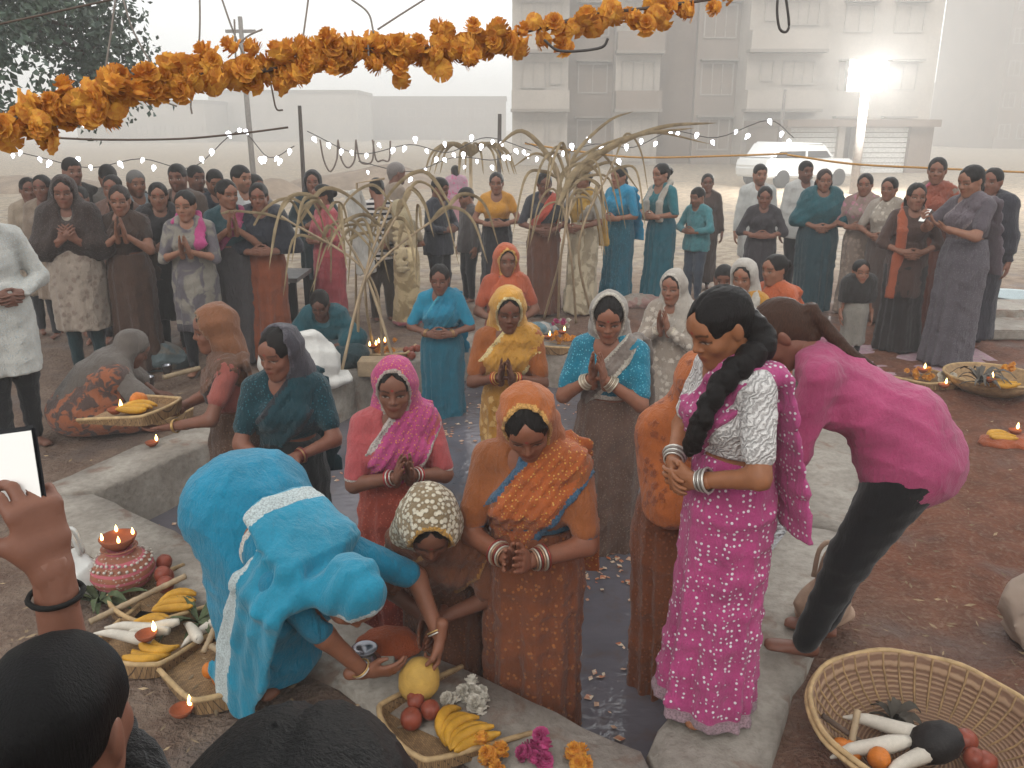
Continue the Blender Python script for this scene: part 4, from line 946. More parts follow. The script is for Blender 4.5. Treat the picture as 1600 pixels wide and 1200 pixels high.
# ---- crowd on the bank near the tree
B3 = '#2b2521'
person('woman wrapped in a dark brown shawl over her head, beige kurta below', *AT(98, 281, 6.8, 200, 0), 1.12, near=1, hp=10, arms='chest', skin=SK[0], shawl=C('#382a25', hood=1, bot=.78, arm=1.5, pat='specks', col2='#4a3b34'), kurta=C('#a39486', hem=.40, pat='floral', col2='#7d6b60', sleeve=.5), pants='#15343a', hair='part', group=GL)
person('woman in long brown dress with open hair, palms joined at her chin', *AT(186, 296, 6.95, 196, 0), 1.04, near=1, hp=8, arms='namhi', skin=SK[1], top=C('#3f322c', sleeve=.5), skirt=C('#4f392e', g=1.1), band=C('#47352c', w=.13, arm=1), hair='long', hairc='#241a16', group=GL)
person('woman in grey and white kurta with bright pink scarf, palms joined', *AT(290, 304, 6.8, 188, 0), 1.0, near=1, hp=8, hy=-6, arms='nam', skin=SK[3], kurta=C('#8e877c', pat='patch', col2='#5c565a', hem=.42, sleeve=1.0, border='#4c464a'), pants='#1d1d22', dup=C('#b9487f', ends=(-1,), to=1.15), hair='part', group=GL)
person('woman with long black hair and black shawl beside the pink scarf', *AT(246, 291, 7.5, 200, 0), 1.0, near=0, hp=8, arms='belly', skin=SK[1], kurta=C('#2c2727', hem=.35), pants='#1a1a1c', shawl=C('#272224', bot=.9), hair='long', group=GL)
person('woman in dark teal blouse and grey saree with pink pallu, palms joined', *AT(352, 287, 7.2, 205, 0), 1.04, near=1, hp=6, hy=20, arms='namhi', skin=SK[1], top=C('#2c4a50', sleeve=.9), skirt=C('#4a4546'), band=C('#a84a6e', w=.05, tail=0), hair='bun', group=GL)
person('woman in navy shawl and rust orange skirt beside the low black table', *AT(404, 292, 7.3, 190, 0), 1.02, near=1, hp=6, arms='belly', skin=SK[0], shawl=C('#2d2f38', bot=1.0), skirt=C('#8d4b2f', g=1.08), hair='part', group=GL)
# second row of the crowd near the tree
def row(label, px, top, d, sex, colr, hair='short', face=190, hp=4, hairc='#181412', skin=None, grp=GL, pants='#2a2a2e', **k):
    loc, _f, H = AT(px, top, d, face)
    return person(label, loc, face, H, 1.0, sex, near=0, hp=hp, arms=k.pop('arms', 'down'), skin=skin or SK[int(px) % 4], kurta=C(colr, hem=k.pop('hem', .72 if sex == 'm' else .42), name='shirt' if sex == 'm' else 'kurta'), pants=pants, hair=hair, hairc=hairc, group=grp, **k)
row('tall young man in dark shirt behind the brown shawled woman, looking right', 108, 252, 8.2, 'm', '#3a3432', face=225, hy=0)
row('woman in light brown kurta at the tree end of the back row', 66, 279, 8.1, 'f', '#8d7b6b', hair='part')
row('woman in beige kurta half hidden at the tree end of the back row', 42, 283, 8.3, 'f', '#a3927f', hair='part', face=215)
row('woman with red scarf peeping over the brown shawl', 124, 297, 7.9, 'f', '#8a5040', hair='part')
row('young man in grey shirt with thick dark hair, face turned down', 165, 262, 8.4, 'm', '#77716b', face=215, hp=22)
row('woman in brown kurta behind the long haired woman', 176, 279, 7.9, 'f', '#6b4f44', hair='bun')
row('grey haired man in dark scarf and pale blue shirt', 209, 272, 8.1, 'm', '#8b979c', hairc='#5a5653', face=220, dup=C('#3a3638'))
row('young man with dark hair facing the camera in brown shirt', 278, 262, 8.0, 'm', '#574840', face=185)
row('man in charcoal shirt looking right beside the fair young man', 302, 264, 8.5, 'm', '#38353a', face=225)
row('young man in dark blue shirt behind the teal bloused woman', 333, 270, 8.4, 'm', '#2f3540', face=210, hp=14)
row('man in white shirt with thick black hair looking right', 371, 264, 8.2, 'm', '#c9cac8', face=235)
row('short haired boy peeping behind the white shirted man', 394, 278, 8.8, 'm', '#9a8f86', face=230)
row('woman in black headscarf hugging herself beside the sugarcane', 488, 272, 9.2, 'f', '#24363c', hair='part', arms='belly', hood=C('#221f22'), grp=GL)
# ---- middle crowd
person('woman in coral pink long dress turned away from the pond', *AT(508, 294, 8.4, 128, 0), 1.0, near=1, hp=6, arms='belly', skin=SK[0], kurta=C('#b5545a', hem=.12, sleeve=1.0, border='#a8512f'), pants='#5a2a28', hair='bun', group=GM)
person('man with back turned in black and white striped shirt', *AT(590, 284, 8.8, 20, 0), 1.05, 'm', near=1, hp=24, arms='belly', skin=SK[0], kurta=C('#26242a', pat='hstripe', col2='#c9c2bc', pscale=1.5, hem=.72, sleeve=1.0, name='shirt'), pants='#4a4038', hair='short', group=GM)
row('elderly man with thin grey hair in beige sweater looking away', 614, 259, 9.8, 'm', '#978675', hairc='#6b6460', face=300, hy=0, grp=GM)
person('woman in cream and yellow saree bending among the sugarcane stalks', *AT(632, 318, 8.6, 30, 0), 1.0, near=0, hp=26, lean=14, arms='belly', skin=SK[1], top=C('#9a8a72', sleeve=.7), skirt=C('#b29a72', border='#b56a72', pat='patch', col2='#c9b48c'), band=C('#bda885', w=.12), hair='part', hood=C('#a89878'), group=GM)
row('young man in dark navy t-shirt with head turned aside', 682, 283, 9.2, 'm', '#2f3038', face=240, hp=12, grp=GM, arms='belly', pants='#22222a')
row('boy with dark hair in grey shirt close behind the navy t-shirt', 733, 298, 9.9, 'm', '#57504e', face=120, hp=14, grp=GM)
person('woman in orange yellow bodice with white sleeves and black skirt', *AT(776, 274, 9.6, 178, 0), 1.0, near=1, hp=6, arms='belly', skin=SK[1], top=C('#cf9238', sleeve=.5, bot=1.07), skirt=C('#26262b', g=1.08, top=1.10), hair='part', group=GM)
person('woman in dark blouse with brown dress and coral saree end hanging down', *AT(850, 274, 9.2, 186, 0), 1.04, near=1, hp=14, arms='clasp', skin=SK[2], top=C('#3c3c42', sleeve=1.0), skirt=C('#66402f', g=1.05), band=C('#c25848', w=.05), hair='part', group=GM)
person('woman in white and yellow saree half hidden by sugarcane leaves', *AT(914, 267, 9.2, 140, 0), 1.0, near=0, hp=8, arms='clasp', skin=SK[1], top=C('#b9b2a8', sleeve=.8), skirt=C('#a8987e', pat='patch', col2='#bcae94'), band=C('#c79c48', w=.11, border='#d8d0c2'), hair='bun', group=GM)
person('woman in bright blue top and teal saree with folded arms and a braid', *AT(972, 264, 9.8, 132, 0), 1.06, near=1, hp=8, arms='belly', skin=SK[3], top=C('#1c86ab', sleeve=.95), skirt=C('#1c6478', pat='specks', col2='#2f8096'), band=C('#1f8fb8', w=.12), hair='braid', group=GM)
person('woman in plain teal dress with cream shawl and hair in a bun', *AT(1038, 260, 9.8, 124, 0), 1.06, near=1, hp=6, arms='belly', skin=SK[3], top=C('#1e6b74', sleeve=.95), skirt=C('#1c5f6e'), dup=C('#b5aca0', ends=(1, -1), to=.98), hair='bun', group=GM)
person('child in pale teal shirt and blue jeans beside the teal dress', *AT(1094, 298, 9.9, 130, 0), 1.0, 'm', near=1, hp=10, arms='belly', skin=SK[1], kurta=C('#4d8a90', hem=.74, name='shirt', sleeve=1.8, pat='floral', col2='#3a6f78'), pants='#414a58', hair='short', group=GM)
row('woman in dark brown dress behind the child in pale teal', 1106, 276, 10.8, 'f', '#4a3a34', hair='part', face=170, grp=GM, hem=.1)
# ---- crowd before the garage
row('man with moustache in white shirt standing behind the dark dressed girl', 1187, 261, 10.2, 'm', '#c6c5c0', face=180, grp=GR, pants='#bdb6aa', hem=.5)
person('girl in dark grey dress with arms folded', *AT(1196, 296, 9.2, 165, 0), 1.0, near=1, hp=12, arms='belly', skin=SK[0], kurta=C('#3b3639', hem=.12, sleeve=1.2, flare=1.08), pants='#2a2628', hair='braid', group=GR)
row('man in white shirt with short hair behind the teal shawled woman', 1258, 256, 10.2, 'm', '#c9c7c2', face=185, grp=GR)
person('woman wrapped in teal shawl over dark teal saree with clasped hands', *AT(1288, 269, 9.4, 172, 0), 1.22, near=1, hp=6, arms='clasp', skin=SK[1], shawl=C('#1f565e', bot=.98, arm=1.2), skirt=C('#25424a', g=1.08), hair='long', hairc='#2a1c18', group=GR)
person('woman in pinkish cream printed saree turned to her neighbour', *AT(1354, 276, 9.2, 150, 0), 1.0, near=0, hp=6, arms='belly', skin=SK[1], top=C('#9a7f78', sleeve=.8, pat='floral', col2='#b87a8a'), skirt=C('#8d7c70', pat='floral', col2='#a39080'), band=C('#a08a80', w=.13, pat='floral', col2='#b87a8a'), hair='bun', group=GR)
person('woman in cream floral saree with hair tied low, beside the pinkish saree', *AT(1393, 282, 8.8, 140, 0), 1.0, near=0, hp=6, arms='clasp', skin=SK[1], top=C('#a89c90', sleeve=.8), skirt=C('#5a4c46'), band=C('#b0a496', w=.14, pat='floral', col2='#d0c6b8'), hair='bun', group=GR)
person('small girl in grey dress and dark jacket smiling between two sarees', *AT(1345, 416, 7.2, 175, 0), 1.0, 'f', near=1, hp=2, arms='down', skin=SK[1], kurta=C('#8a857c', hem=.30, sleeve=.4, pat='specks', col2='#6b6760'), pants='#1f1d20', shawl=C('#2a2624', bot=1.0, arm=.95), hair='part', group=GR, headk=1.12, bindi=False)
person('young woman with long hair in brown top and long dark skirt', *AT(1432, 292, 7.6, 168, 0), 1.0, near=1, hp=4, arms='clasp', skin=SK[1], kurta=C('#4f3a33', hem=.55, sleeve=1.2), skirt=C('#2b2524', g=1.12, top=.9), dup=C('#a8583a', ends=(1,), to=.55), hair='long', group=GR)
person('tall woman in cream blouse with red orange pallu across her chest', *AT(1467, 251, 8.4, 150, 0), 1.0, near=1, hp=6, arms='clasp', skin=SK[1], top=C('#8d7f72', sleeve=.9), skirt=C('#6f3f30', g=1.05), band=C('#96503c', w=.16, arm=1, border='#b8566a'), hair='braid', group=GR)
_m, MI = person('woman in mauve grey saree looking at a phone held in her hand', *AT(1528, 264, 7.1, 112, 0), 1.08, near=1, hp=16, arms='clasp', armR=((.10,.34,1.20), (-.1,.6,.7), (-.5,-.6,.5), 'grip', (1,-.3,-.8)), armL=((.03,.30,1.14), (-.5,.6,.5), (.2,-.5,.8), 'relax', (1,-.3,-.8)), skin=SK[3], top=C('#5b5258', sleeve=.7), skirt=C('#5c565c', g=1.05, pat='specks', col2='#6c666c'), band=C('#6b6066', w=.12, border='#8d7f80'), hair='braid', group=GR)
row('woman in dark navy shawl standing close behind the phone user', 1556, 268, 7.75, 'f', '#34323a', hair='part', face=130, grp=GR, shawl=C('#35343c', bot=.75), hem=.1)
# ================================================================== things on the banks
BAMB = mat('bamboo', '#9c7e5a', .75, .35, 30, .5, 120); BAMBR = mat('bamboo_rim', '#b89a70', .7, .3, 30, .4, 120)
def lathe(prof, seg=28):
    V, F = [], []; m_ = len(prof)
    for i in range(seg):
        a = 2*math.pi*i/seg
        for r, z in prof: V.append((r*math.cos(a), r*math.sin(a), z))
    for i in range(seg):
        for j in range(m_-1): F.append((i*m_+j, ((i+1) % seg)*m_+j, ((i+1) % seg)*m_+j+1, i*m_+j+1))
    return V, F
_ME = {}
def once(key, fn):
    if key not in _ME: _ME[key] = fn()
    return _ME[key]
def me_of(VF, smooth=True, name='part'): return mesh_np(name, VF[0], VF[1], smooth)
def put(name, me, loc, rot=(0,0,0), sc=1.0, m=None, parent=None):
    o = bpy.data.objects.new(name, me); COL.objects.link(o); o.location = loc; o.rotation_euler = rot; o.scale = (sc,)*3 if not hasattr(sc, '__len__') else sc
    if m is not None:
        if not me.materials: me.materials.append(m)
        elif me.materials[0] is not m: o.material_slots[0].link = 'OBJECT'; o.material_slots[0].material = m
    if parent is not None: o.parent = parent
    return o
FLAME = emit('flame', '#ffd27a', 9.0)
def fruit_me():
    def f():
        return me_of(lathe([(0,.030), (.008,.033), (.020,.031), (.031,.018), (.034,0), (.030,-.018), (.017,-.030), (0,-.032)], 14), name='fruit')
    return once('fruit', f)
def banana_me():
    def f():
        pts = [(.085*math.sin(t), 0, .085*(1-math.cos(t))) for t in np.linspace(-.95, .95, 9)]
        return me_of(tube(pts, [.004,.011,.0155,.0175,.018,.0175,.0155,.011,.005], 7), name='banana')
    return once('banana', f)
def radish_me():
    def f():
        pts = curve_pts([(-.14,0,0), (-.08,.006,.004), (0,0,0), (.08,-.008,0)], 10); return me_of(tube(pts, list(np.interp(np.linspace(0,1,len(pts)), [0,.3,.8,1], [.003,.016,.024,.014])), 9), name='radish')
    return once('radish', f)
def flame_me(): return once('flame', lambda: me_of(lathe([(0,0), (.007,.006), (.009,.016), (.006,.030), (0,.048)], 10), name='flame'))
def diya_me(): return once('diya', lambda: me_of(lathe([(0,0), (.018,0), (.034,.014), (.042,.030), (.038,.031), (.028,.018), (0,.012)], 18), name='bowl'))
CLAY = mat('clay', '#8a4a30', .85, .3, 20, .3); ORANGE = mat('fruit_orange', '#c9742a', .5, .2, 30, .3, 160); APPLE = mat('fruit_apple', '#8c4432', .4, .35, 18, .1); BAN = mat('banana_skin', '#c8932f', .55, .25, 25, .1); RAD = mat('radish_skin', '#c9c0b2', .5, .15, 25, .1)
CANE = mat('sugarcane', '#a58f72', .6, .35, 9, .3, 60, stretch=(1,1,.4)); DRYLEAF = mat('dry_leaf', '#9a8768', .85, .35, 12, .3); LEAF = mat('green_leaf', '#4f5a3c', .7, .4, 20, .3); MARI = mat('marigold', '#e6ae45', .8, .15, 45, .3, 200, color2='#c47230'); WHITEF = mat('white_petal', '#d2cabc', .8, .2); PINKF = mat('pink_petal', '#b84a7a', .8, .3)  # marigold colour mixes the lit gold of tops with the shaded orange beneath
def diya(loc, label, group=None, n=1):
    e = empty('oil_lamp', loc); tag(e, label, 'oil lamp', group); put('bowl', diya_me(), (0,0,0), m=CLAY, parent=e)
    for i in range(n): a = 6.28*i/max(1, n) + .6; put('flame', flame_me(), (.03*math.cos(a), .03*math.sin(a), .028), m=FLAME, parent=e)
    return e
def soop(loc, rz_, sc, label, tilt=0.0):
    """winnowing tray: woven floor, low wall on three sides"""
    e = empty('winnowing_tray', loc, rz_); tag(e, label, 'tray'); e.rotation_euler[0] = tilt
    w0, w1, L, h = .17*sc, .22*sc, .40*sc, .055*sc
    def outline(k): return [(-w1, L*.55), (-w0*1.02, -L*.25), (-w0*.75, -L*.42), (0, -L*.47), (w0*.75, -L*.42), (w0*1.02, -L*.25), (w1, L*.55)]
    P = curve_pts([(x, y, 0) for x, y in outline(0)], 36); n = len(P); V, F = [], []
    for i, p in enumerate(P):
        o = unit(V3(p[0], p[1], 0)); t = abs(i/(n-1)*2-1); hh = h*(1 - .75*t**3)
        V += [(p[0]*.94, p[1]*.94, .004), (p[0], p[1], .004 + hh), (p[0]+o[0]*.012, p[1]+o[1]*.012, .004 + hh), (p[0]*.96+o[0]*.012, p[1]*.96+o[1]*.012, -.004)]
    for i in range(n-1):
        for j in range(3): F.append((i*4+j, (i+1)*4+j, (i+1)*4+j+1, i*4+j+1))
    c = len(V); V += [(0, L*.1, .004)]
    F2 = [(c, i*4, (i+1)*4, (i+1)*4) for i in range(n-1)] + [(c, (n-1)*4, 0, 0)]
    bm = bmesh.new(); vs = [bm.verts.new(v) for v in V]
    for f in F + [q[:3] for q in F2]:
        try: bm.faces.new([vs[i] for i in f])
        except ValueError: pass
    m, t, b = nodes_new('woven'); v = coords(t); wv = N(t, 'ShaderNodeTexBrick', i_Scale=38.0/sc, i_5=.02)
    for i_, cc in ((1, '#9c7c55'), (2, '#7d6040'), (3, '#4a3626')): wv.inputs[i_].default_value = (*hx(cc), 1)
    t.links.new(v, wv.inputs[0]); t.links.new(wv.outputs[0], b.inputs['Base Color']); b.inputs['Roughness'].default_value = .8; bump(t, b, wv.outputs[1], -.5, .01)
    link('woven_floor', bm_me('woven_floor', bm), e, m); tube_obj('rim', [(p[0]*1.02, p[1]*1.02, .004 + h*(1-.75*abs(i/(n-1)*2-1)**3)) for i, p in enumerate(P)], .010*sc, BAMBR, e, 6)
    return e
def scatter(kind, c, n, spread, where, z=.03, seed=1, m=None, rot=None):
    rg = np.random.default_rng(seed)
    for i in range(n):
        p = V3(*c) + V3(rg.normal(0, spread), rg.normal(0, spread), z + rg.uniform(0, .03)); az = rg.uniform(0, 6.28)
        if kind == 'fruit':
            e = put('fruit', fruit_me(), p, (rg.uniform(-.5,.5), rg.uniform(-.5,.5), az), rg.uniform(.9, 1.15), m or ORANGE); tag(e, 'round fruit lying ' + where, 'fruit', 'fruit ' + where)
        elif kind == 'radish':
            e = put('radish', radish_me(), p, (0, rg.uniform(-.2,.2), az if rot is None else rot + rg.normal(0, .3)), rg.uniform(.9,1.2), RAD); tag(e, 'long white radish lying ' + where, 'radish', 'radishes ' + where)
def bananas(loc, rz_, n, where, sc=1.0):
    e = empty('banana_bunch', loc, rz_); tag(e, 'bunch of ripe yellow bananas lying ' + where, 'bananas')
    for i in range(n): put('banana', banana_me(), (.004*i, (i-(n-1)/2)*.030*sc, .018 + .010*(i % 2)), (rad(90) + .25*(i-(n-1)/2), 0, .15*(i-(n-1)/2)), 1.15*sc, BAN, e)
    return e
def leafy(loc, n, L, label, m=None, seed=3, name='leaf_bundle', up=.35, w=.016, cat='leaves'):
    rg = np.random.default_rng(seed); e = empty(name, loc); tag(e, label, cat)
    for i in range(n):
        a = rg.uniform(0, 6.28); l = L*rg.uniform(.6, 1.1); h = rg.uniform(.2, 1)*up*L; V, F = [], []
        for j in range(6):
            t = j/5; ww = w*math.sin(math.pi*min(.97, t*.9+.08)); c = V3(math.cos(a)*l*t, math.sin(a)*l*t, .012 + h*math.sin(t*2.6)); sd = V3(-math.sin(a), math.cos(a), .3)*ww
            V += [c - sd, c + V3(0,0,-.006), c + sd]
        for j in range(5): F += [(j*3, j*3+1, j*3+4, j*3+3), (j*3+1, j*3+2, j*3+5, j*3+4)]
        link('leaf', mesh_np('leaf', V, F), e, m or LEAF)
    return e
def flower_me():
    def f():
        V, F = [], []; rg = np.random.default_rng(2)
        for ring, (n, r0, z0, tl) in enumerate([(10, .020, -.006, .1), (9, .017, .004, .6), (7, .011, .010, 1.0), (5, .005, .013, 1.35)]):
            for i in range(n):
                a = 6.283*(i + .5*ring)/n + rg.normal(0, .08); d = V3(math.cos(a), math.sin(a), 0); s_ = V3(-math.sin(a), math.cos(a), 0); b = d*r0*.3 + V3(0,0,z0-.004); L = .013; o = d*math.cos(tl)*L + V3(0,0,math.sin(tl)*L); c = d*r0*.65 + V3(0,0,z0); k = len(V)
                V += [b - s_*.003, b + s_*.003, c + o + s_*.0075 + V3(0,0,.002), c + o - s_*.0075 - V3(0,0,.002)]; F.append((k, k+1, k+2, k+3))
        k = len(V); VL, FL = lathe([(0,-.014), (.012,-.010), (.015,0), (.010,.010), (0,.012)], 8); V += [V3(*q) for q in VL]; F += [tuple(i+k for i in q) for q in FL]
        return mesh_np('marigold', V, F, False)
    return once('flower', f)

# ---- near bank near the tree
def clay_pot():
    p = at_z(196, 918, .02); e = empty('clay_pot', p); tag(e, 'round decorated clay pot with white beads and a four flame lamp on top', 'pot')
    m, t, b = nodes_new('painted_clay'); v = coords(t); n1 = noise(t, 16, 4, .6, v); wv = N(t, 'ShaderNodeTexWave', wave_type='BANDS', bands_direction='Z', i_Scale=9.0, i_Distortion=1.2); t.links.new(v, wv.inputs[0])
    c = mixc(t, ramp(t, n1, .35, .65), hx('#7d4a35'), hx('#9a6048')); c = mixc(t, ramp(t, wv.outputs[1], .62, .72, 0, .8), c, hx('#b85a6a')); vo = N(t, 'ShaderNodeTexVoronoi', i_Scale=55.0); t.links.new(v, vo.inputs['Vector']); c = mixc(t, ramp(t, vo.outputs[0], .22, .3, .75, 0), c, hx('#b0a59a'))
    t.links.new(c, b.inputs['Base Color']); b.inputs['Roughness'].default_value = .75
    put('belly', me_of(lathe([(0,0), (.06,0), (.115,.035), (.138,.085), (.128,.130), (.090,.165), (.062,.180), (.060,.195), (.078,.206), (.074,.210), (.05,.198), (0,.198)], 32)), (0,0,0), m=m, parent=e)
    put('lamp_bowl', diya_me(), (0,0,.198), sc=1.9, m=CLAY, parent=e)
    for i in range(4): a = i*1.57+.5; put('flame', flame_me(), (.062*math.cos(a), .062*math.sin(a), .25), sc=.75, m=FLAME, parent=e)
    for k in range(2):
        for i in range(26): a = 6.283*i/26; put('bead', once('bead', lambda: me_of(lathe([(0,.007), (.006,.004), (.007,0), (.006,-.004), (0,-.007)], 7))), ((.128-.022*k)*math.cos(a), (.128-.022*k)*math.sin(a), .140+.018*k + .006*math.sin(3*a)), m=mat('bead', '#c6beb2', .5), parent=e)
clay_pot()
PLASTIC = mat('plastic_bag', '#c9c7c2', .35, .12, 9, .5, 22, spec=.5)
def bag(loc, sc, label, m=PLASTIC, rz_=0, h=.26, seed=2, handles=True):
    e = empty('carrier_bag', loc, rz_); tag(e, label, 'bag')
    V, F = sdf([('e', (0,0,.09*sc), (.12*sc,.085*sc,.10*sc), None, .04), ('f', (0,0,.10*sc), (0,0,.20*sc), (.10*sc,.06*sc), (.06*sc,.03*sc), (1,0,0), .04), ('e', (.03*sc,.02,.03*sc), (.13*sc,.09*sc,.04*sc), None, .03)], .010 if sc < 1.3 else .016, wr=(.018*sc**.6, .6, seed, (.3,.25,.2))); link('sack', mesh_np('sack', V, F), e, m)
    if handles:
        for sg in (-1, 1):
            pts = curve_pts([(-.05*sc, .012*sg, .20*sc), (-.03*sc, .02*sg, h*sc*1.15), (.02*sc, .02*sg, h*sc*1.2), (.05*sc, .012*sg, .20*sc)], 12); tube_obj('handle', pts, .009*min(sc, 1.2), m, e, 6)
    return e
bag(at_z(122, 925, .02), .95, 'white plastic carrier bag standing beside the clay pot')
leafy(at_z(155, 945, .02), 22, .20, 'grey green bundle of wilted leaves in front of the clay pot', seed=4)
def stick(p0, p1, r, label, name='sugarcane_stick', m=None, where=None, grp=None):
    a, b = V3(*p0), V3(*p1); n = 9; pts = [a + (b-a)*i/(n*3) for i in range(n*3+1)]
    o = tube_obj(name, pts, [r*(1.13 if i % 3 == 0 else 1.0) for i in range(len(pts))], m or CANE, None, 8); tag(o, label, 'sugarcane', grp); return o
stick(at_z(140, 972, .06), at_z(290, 900, .10), .013, 'cut length of pale sugarcane lying across the offerings by the clay pot')
soop(at_z(255, 945, .015), rad(-40), 1.0, 'woven winnowing tray heaped with fruit behind the clay pot'); bananas(at_z(270, 945, .05), .5, 5, 'in the tray behind the clay pot'); scatter('fruit', at_z(268, 915, .03), 4, .045, 'in the tray behind the clay pot', m=APPLE, seed=4)
soop(at_z(235, 1010, .015), rad(-15), 1.0, 'woven winnowing tray with radishes and bananas by the dark haired onlooker'); bananas(at_z(225, 985, .05), .2, 5, 'under the radishes in the tray'); bananas(at_z(235, 1030, .05), 2.9, 4, 'at the front of the radish tray'); scatter('radish', at_z(235, 1000, .06), 3, .03, 'in the tray of bananas', seed=8, rot=.1); diya(at_z(230, 1000, .10), 'small clay lamp burning on the tray of radishes')
leafy(at_z(310, 975, .02), 20, .22, 'wilted grey green leaf bundle beside the blue saree', seed=6)
soop(at_z(362, 1050, .015), rad(35), 1.1, 'woven winnowing tray of oranges under the hanging blue veil'); scatter('fruit', at_z(360, 1055, .03), 7, .06, 'in the tray under the blue veil', seed=3); bananas(at_z(365, 1010, .05), .9, 5, 'behind the oranges under the blue veil'); stick(at_z(330, 1010, .10), at_z(410, 1050, .10), .012, 'short sugarcane piece resting on the orange tray'); stick(at_z(318, 1020, .06), at_z(345, 960, .14), .012, 'short sugarcane piece propped upright on the orange tray'); diya(at_z(372, 1003, .11), 'clay lamp burning behind the oranges')
scatter('radish', at_z(320, 1000, .03), 2, .03, 'between the two fruit trays', seed=12); diya(at_z(285, 1118, .02), 'lone clay lamp burning on bare soil by the onlookers')
# right of the blue saree
def lota():
    e = empty('steel_pot', at_z(572, 1052, .02)); tag(e, 'small dented steel water pot on the kerb by the orange cloth', 'pot'); put('body', me_of(lathe([(0,0), (.035,0), (.058,.035), (.060,.06), (.040,.09), (.036,.10), (.050,.112), (.046,.113), (.032,.1), (0,.09)], 24)), (0,0,0), m=mat('steel', '#8d8d92', .25, .2, 8, .1, metal=.9, spec=.5), parent=e)
lota()
boxes('matchbox', [((-.03,-.02,0), (.03,.02,.03))], None, mat('card', '#a8a296'), .003).location = at_z(604, 1040, .04); tag(bpy.data.objects['matchbox'], 'small pale cardboard box beside the steel pot', 'box')
def heap(label, loc, r, colr, name='folded_cloth', seed=1, cat='cloth', rz_=0, **k):
    V, F = sdf([('e', (0,0,r[2]*.5), r, None, .04), ('e', (r[0]*.5, r[1]*.2, r[2]*.3), (r[0]*.7, r[1]*.7, r[2]*.7), None, .04), ('e', (-r[0]*.45, -r[1]*.2, r[2]*.35), (r[0]*.65, r[1]*.75, r[2]*.75), None, .04)], .010, wr=(.014, .8, seed), cuts=[('h', (0,0,-1), -.002, 0)])
    o = link(name, mesh_np(name, V, F), None, cloth(colr, **k)); o.location = loc; o.rotation_euler = (0,0,rz_); tag(o, label, cat); return o
heap('folded orange cloth at the pond edge under the blue veil', at_z(608, 1018, .03), (.12,.08,.07), '#b0562f', seed=3)
o = put('wrapped_coconut', me_of(lathe([(0,.085), (.03,.08), (.062,.05), (.075,0), (.066,-.045), (.035,-.075), (0,-.082)], 22)), NUT, (.3,.3,0), 1.0, mat('yellow_cloth', '#c9a050', .8, .25, 14, .3)); tag(o, 'yellow cloth wrapped coconut held between the blue saree wearer hands', 'coconut')
soop(at_z(690, 1135, .015), rad(-55), 1.0, 'woven winnowing tray with bananas under the wrapped coconut'); bananas(at_z(712, 1150, .04), .9, 6, 'in the tray under the wrapped coconut', 1.05); scatter('fruit', at_z(650, 1120, .03), 4, .04, 'beside the wrapped coconut', m=APPLE, seed=7)
def posy(loc, n, r, label, m, seed=1, name='flower_posy'):
    e = empty(name, loc); tag(e, label, 'flowers'); rg = np.random.default_rng(seed)
    for i in range(n): v = rg.normal(0, r, 3); put('flower', flower_me(), (v[0], v[1], abs(v[2])*.6 + .012), (rg.uniform(-.8,.8), rg.uniform(-.8,.8), rg.uniform(0,6)), rg.uniform(.8, 1.3), m, e)
    return e
posy(at_z(722, 1090, .03), 9, .028, 'white flower posy lying on the kerb beside the bananas', WHITEF, 2); posy(at_z(748, 1102, .03), 7, .02, 'smaller white flower posy at the very edge of the pond', WHITEF, 5)
posy(at_z(897, 1186, .03), 6, .016, 'orange flower cup on the concrete kerb', MARI, 3); posy(at_z(770, 1192, .03), 7, .025, 'orange and yellow marigolds fallen on the kerb', MARI, 4); posy(at_z(830, 1190, .03), 6, .03, 'pink petals scattered on the kerb', PINKF, 6)

# ---- red soil bank
def big_basket():
    e = empty('bamboo_basket', at_z(1442, 1192, .02)); tag(e, 'very large round bamboo basket holding puja vegetables', 'basket'); R, h = .37, .17
    m, t, b = nodes_new('basket_weave'); v = coords(t); br = N(t, 'ShaderNodeTexWave', wave_type='RINGS', rings_direction='Z', i_Scale=26.0, i_Distortion=1.5, i_2=1.5); t.links.new(v, br.inputs[0]); n1 = noise(t, 6, 4, .6, v)
    c = mixc(t, ramp(t, br.outputs[1], .3, .8), hx('#6b4c38'), hx('#9a7c60')); c = mixc(t, ramp(t, n1, .4, .7, 0, .5), c, hx('#7d5e4a')); t.links.new(c, b.inputs['Base Color']); b.inputs['Roughness'].default_value = .75; bump(t, b, br.outputs[1], .6, .01)
    put('bowl', me_of(lathe([(0,0), (R*.55,0), (R*.80,.05), (R*.95,.12), (R,h), (R-.014,h), (R*.92,.12), (R*.77,.06), (R*.5,.016), (0,.014)], 56)), (0,0,0), m=m, parent=e)
    for k, (dz, dr) in enumerate(((0, 0), (-.016, .008))):
        pts = [((R-.004+dr)*math.cos(a), (R-.004+dr)*math.sin(a), h+dz+.004*math.sin(9*a)) for a in np.linspace(0, 6.283, 60)]; tube_obj('rim_cane', pts, .009, BAMBR, e, 6)
    for i in range(40):
        a = 6.283*i/40; pts = [((R*f)*math.cos(a), (R*f)*math.sin(a), z) for f, z in ((.56,.02), (.78,.066), (.925,.126), (.962,h))]; tube_obj('rib', pts, .0045, BAMB, e, 4)
    return e
big_basket(); BKT = at_z(1440, 1150, .05)
stick(at_z(1340, 1110, .16), at_z(1325, 1190, .06), .011, 'grey stick standing in the big basket'); stick(at_z(1285, 1118, .15), at_z(1360, 1170, .07), .009, 'thin dark twig leaning on the basket rim', m=mat('twig', '#5a4a40', .9))
leafy(at_z(1395, 1130, .06), 22, .09, 'dark wilted greens in the middle of the big basket', m=mat('dark_leaf', '#4a443c', .8, .4), seed=9, up=.7)
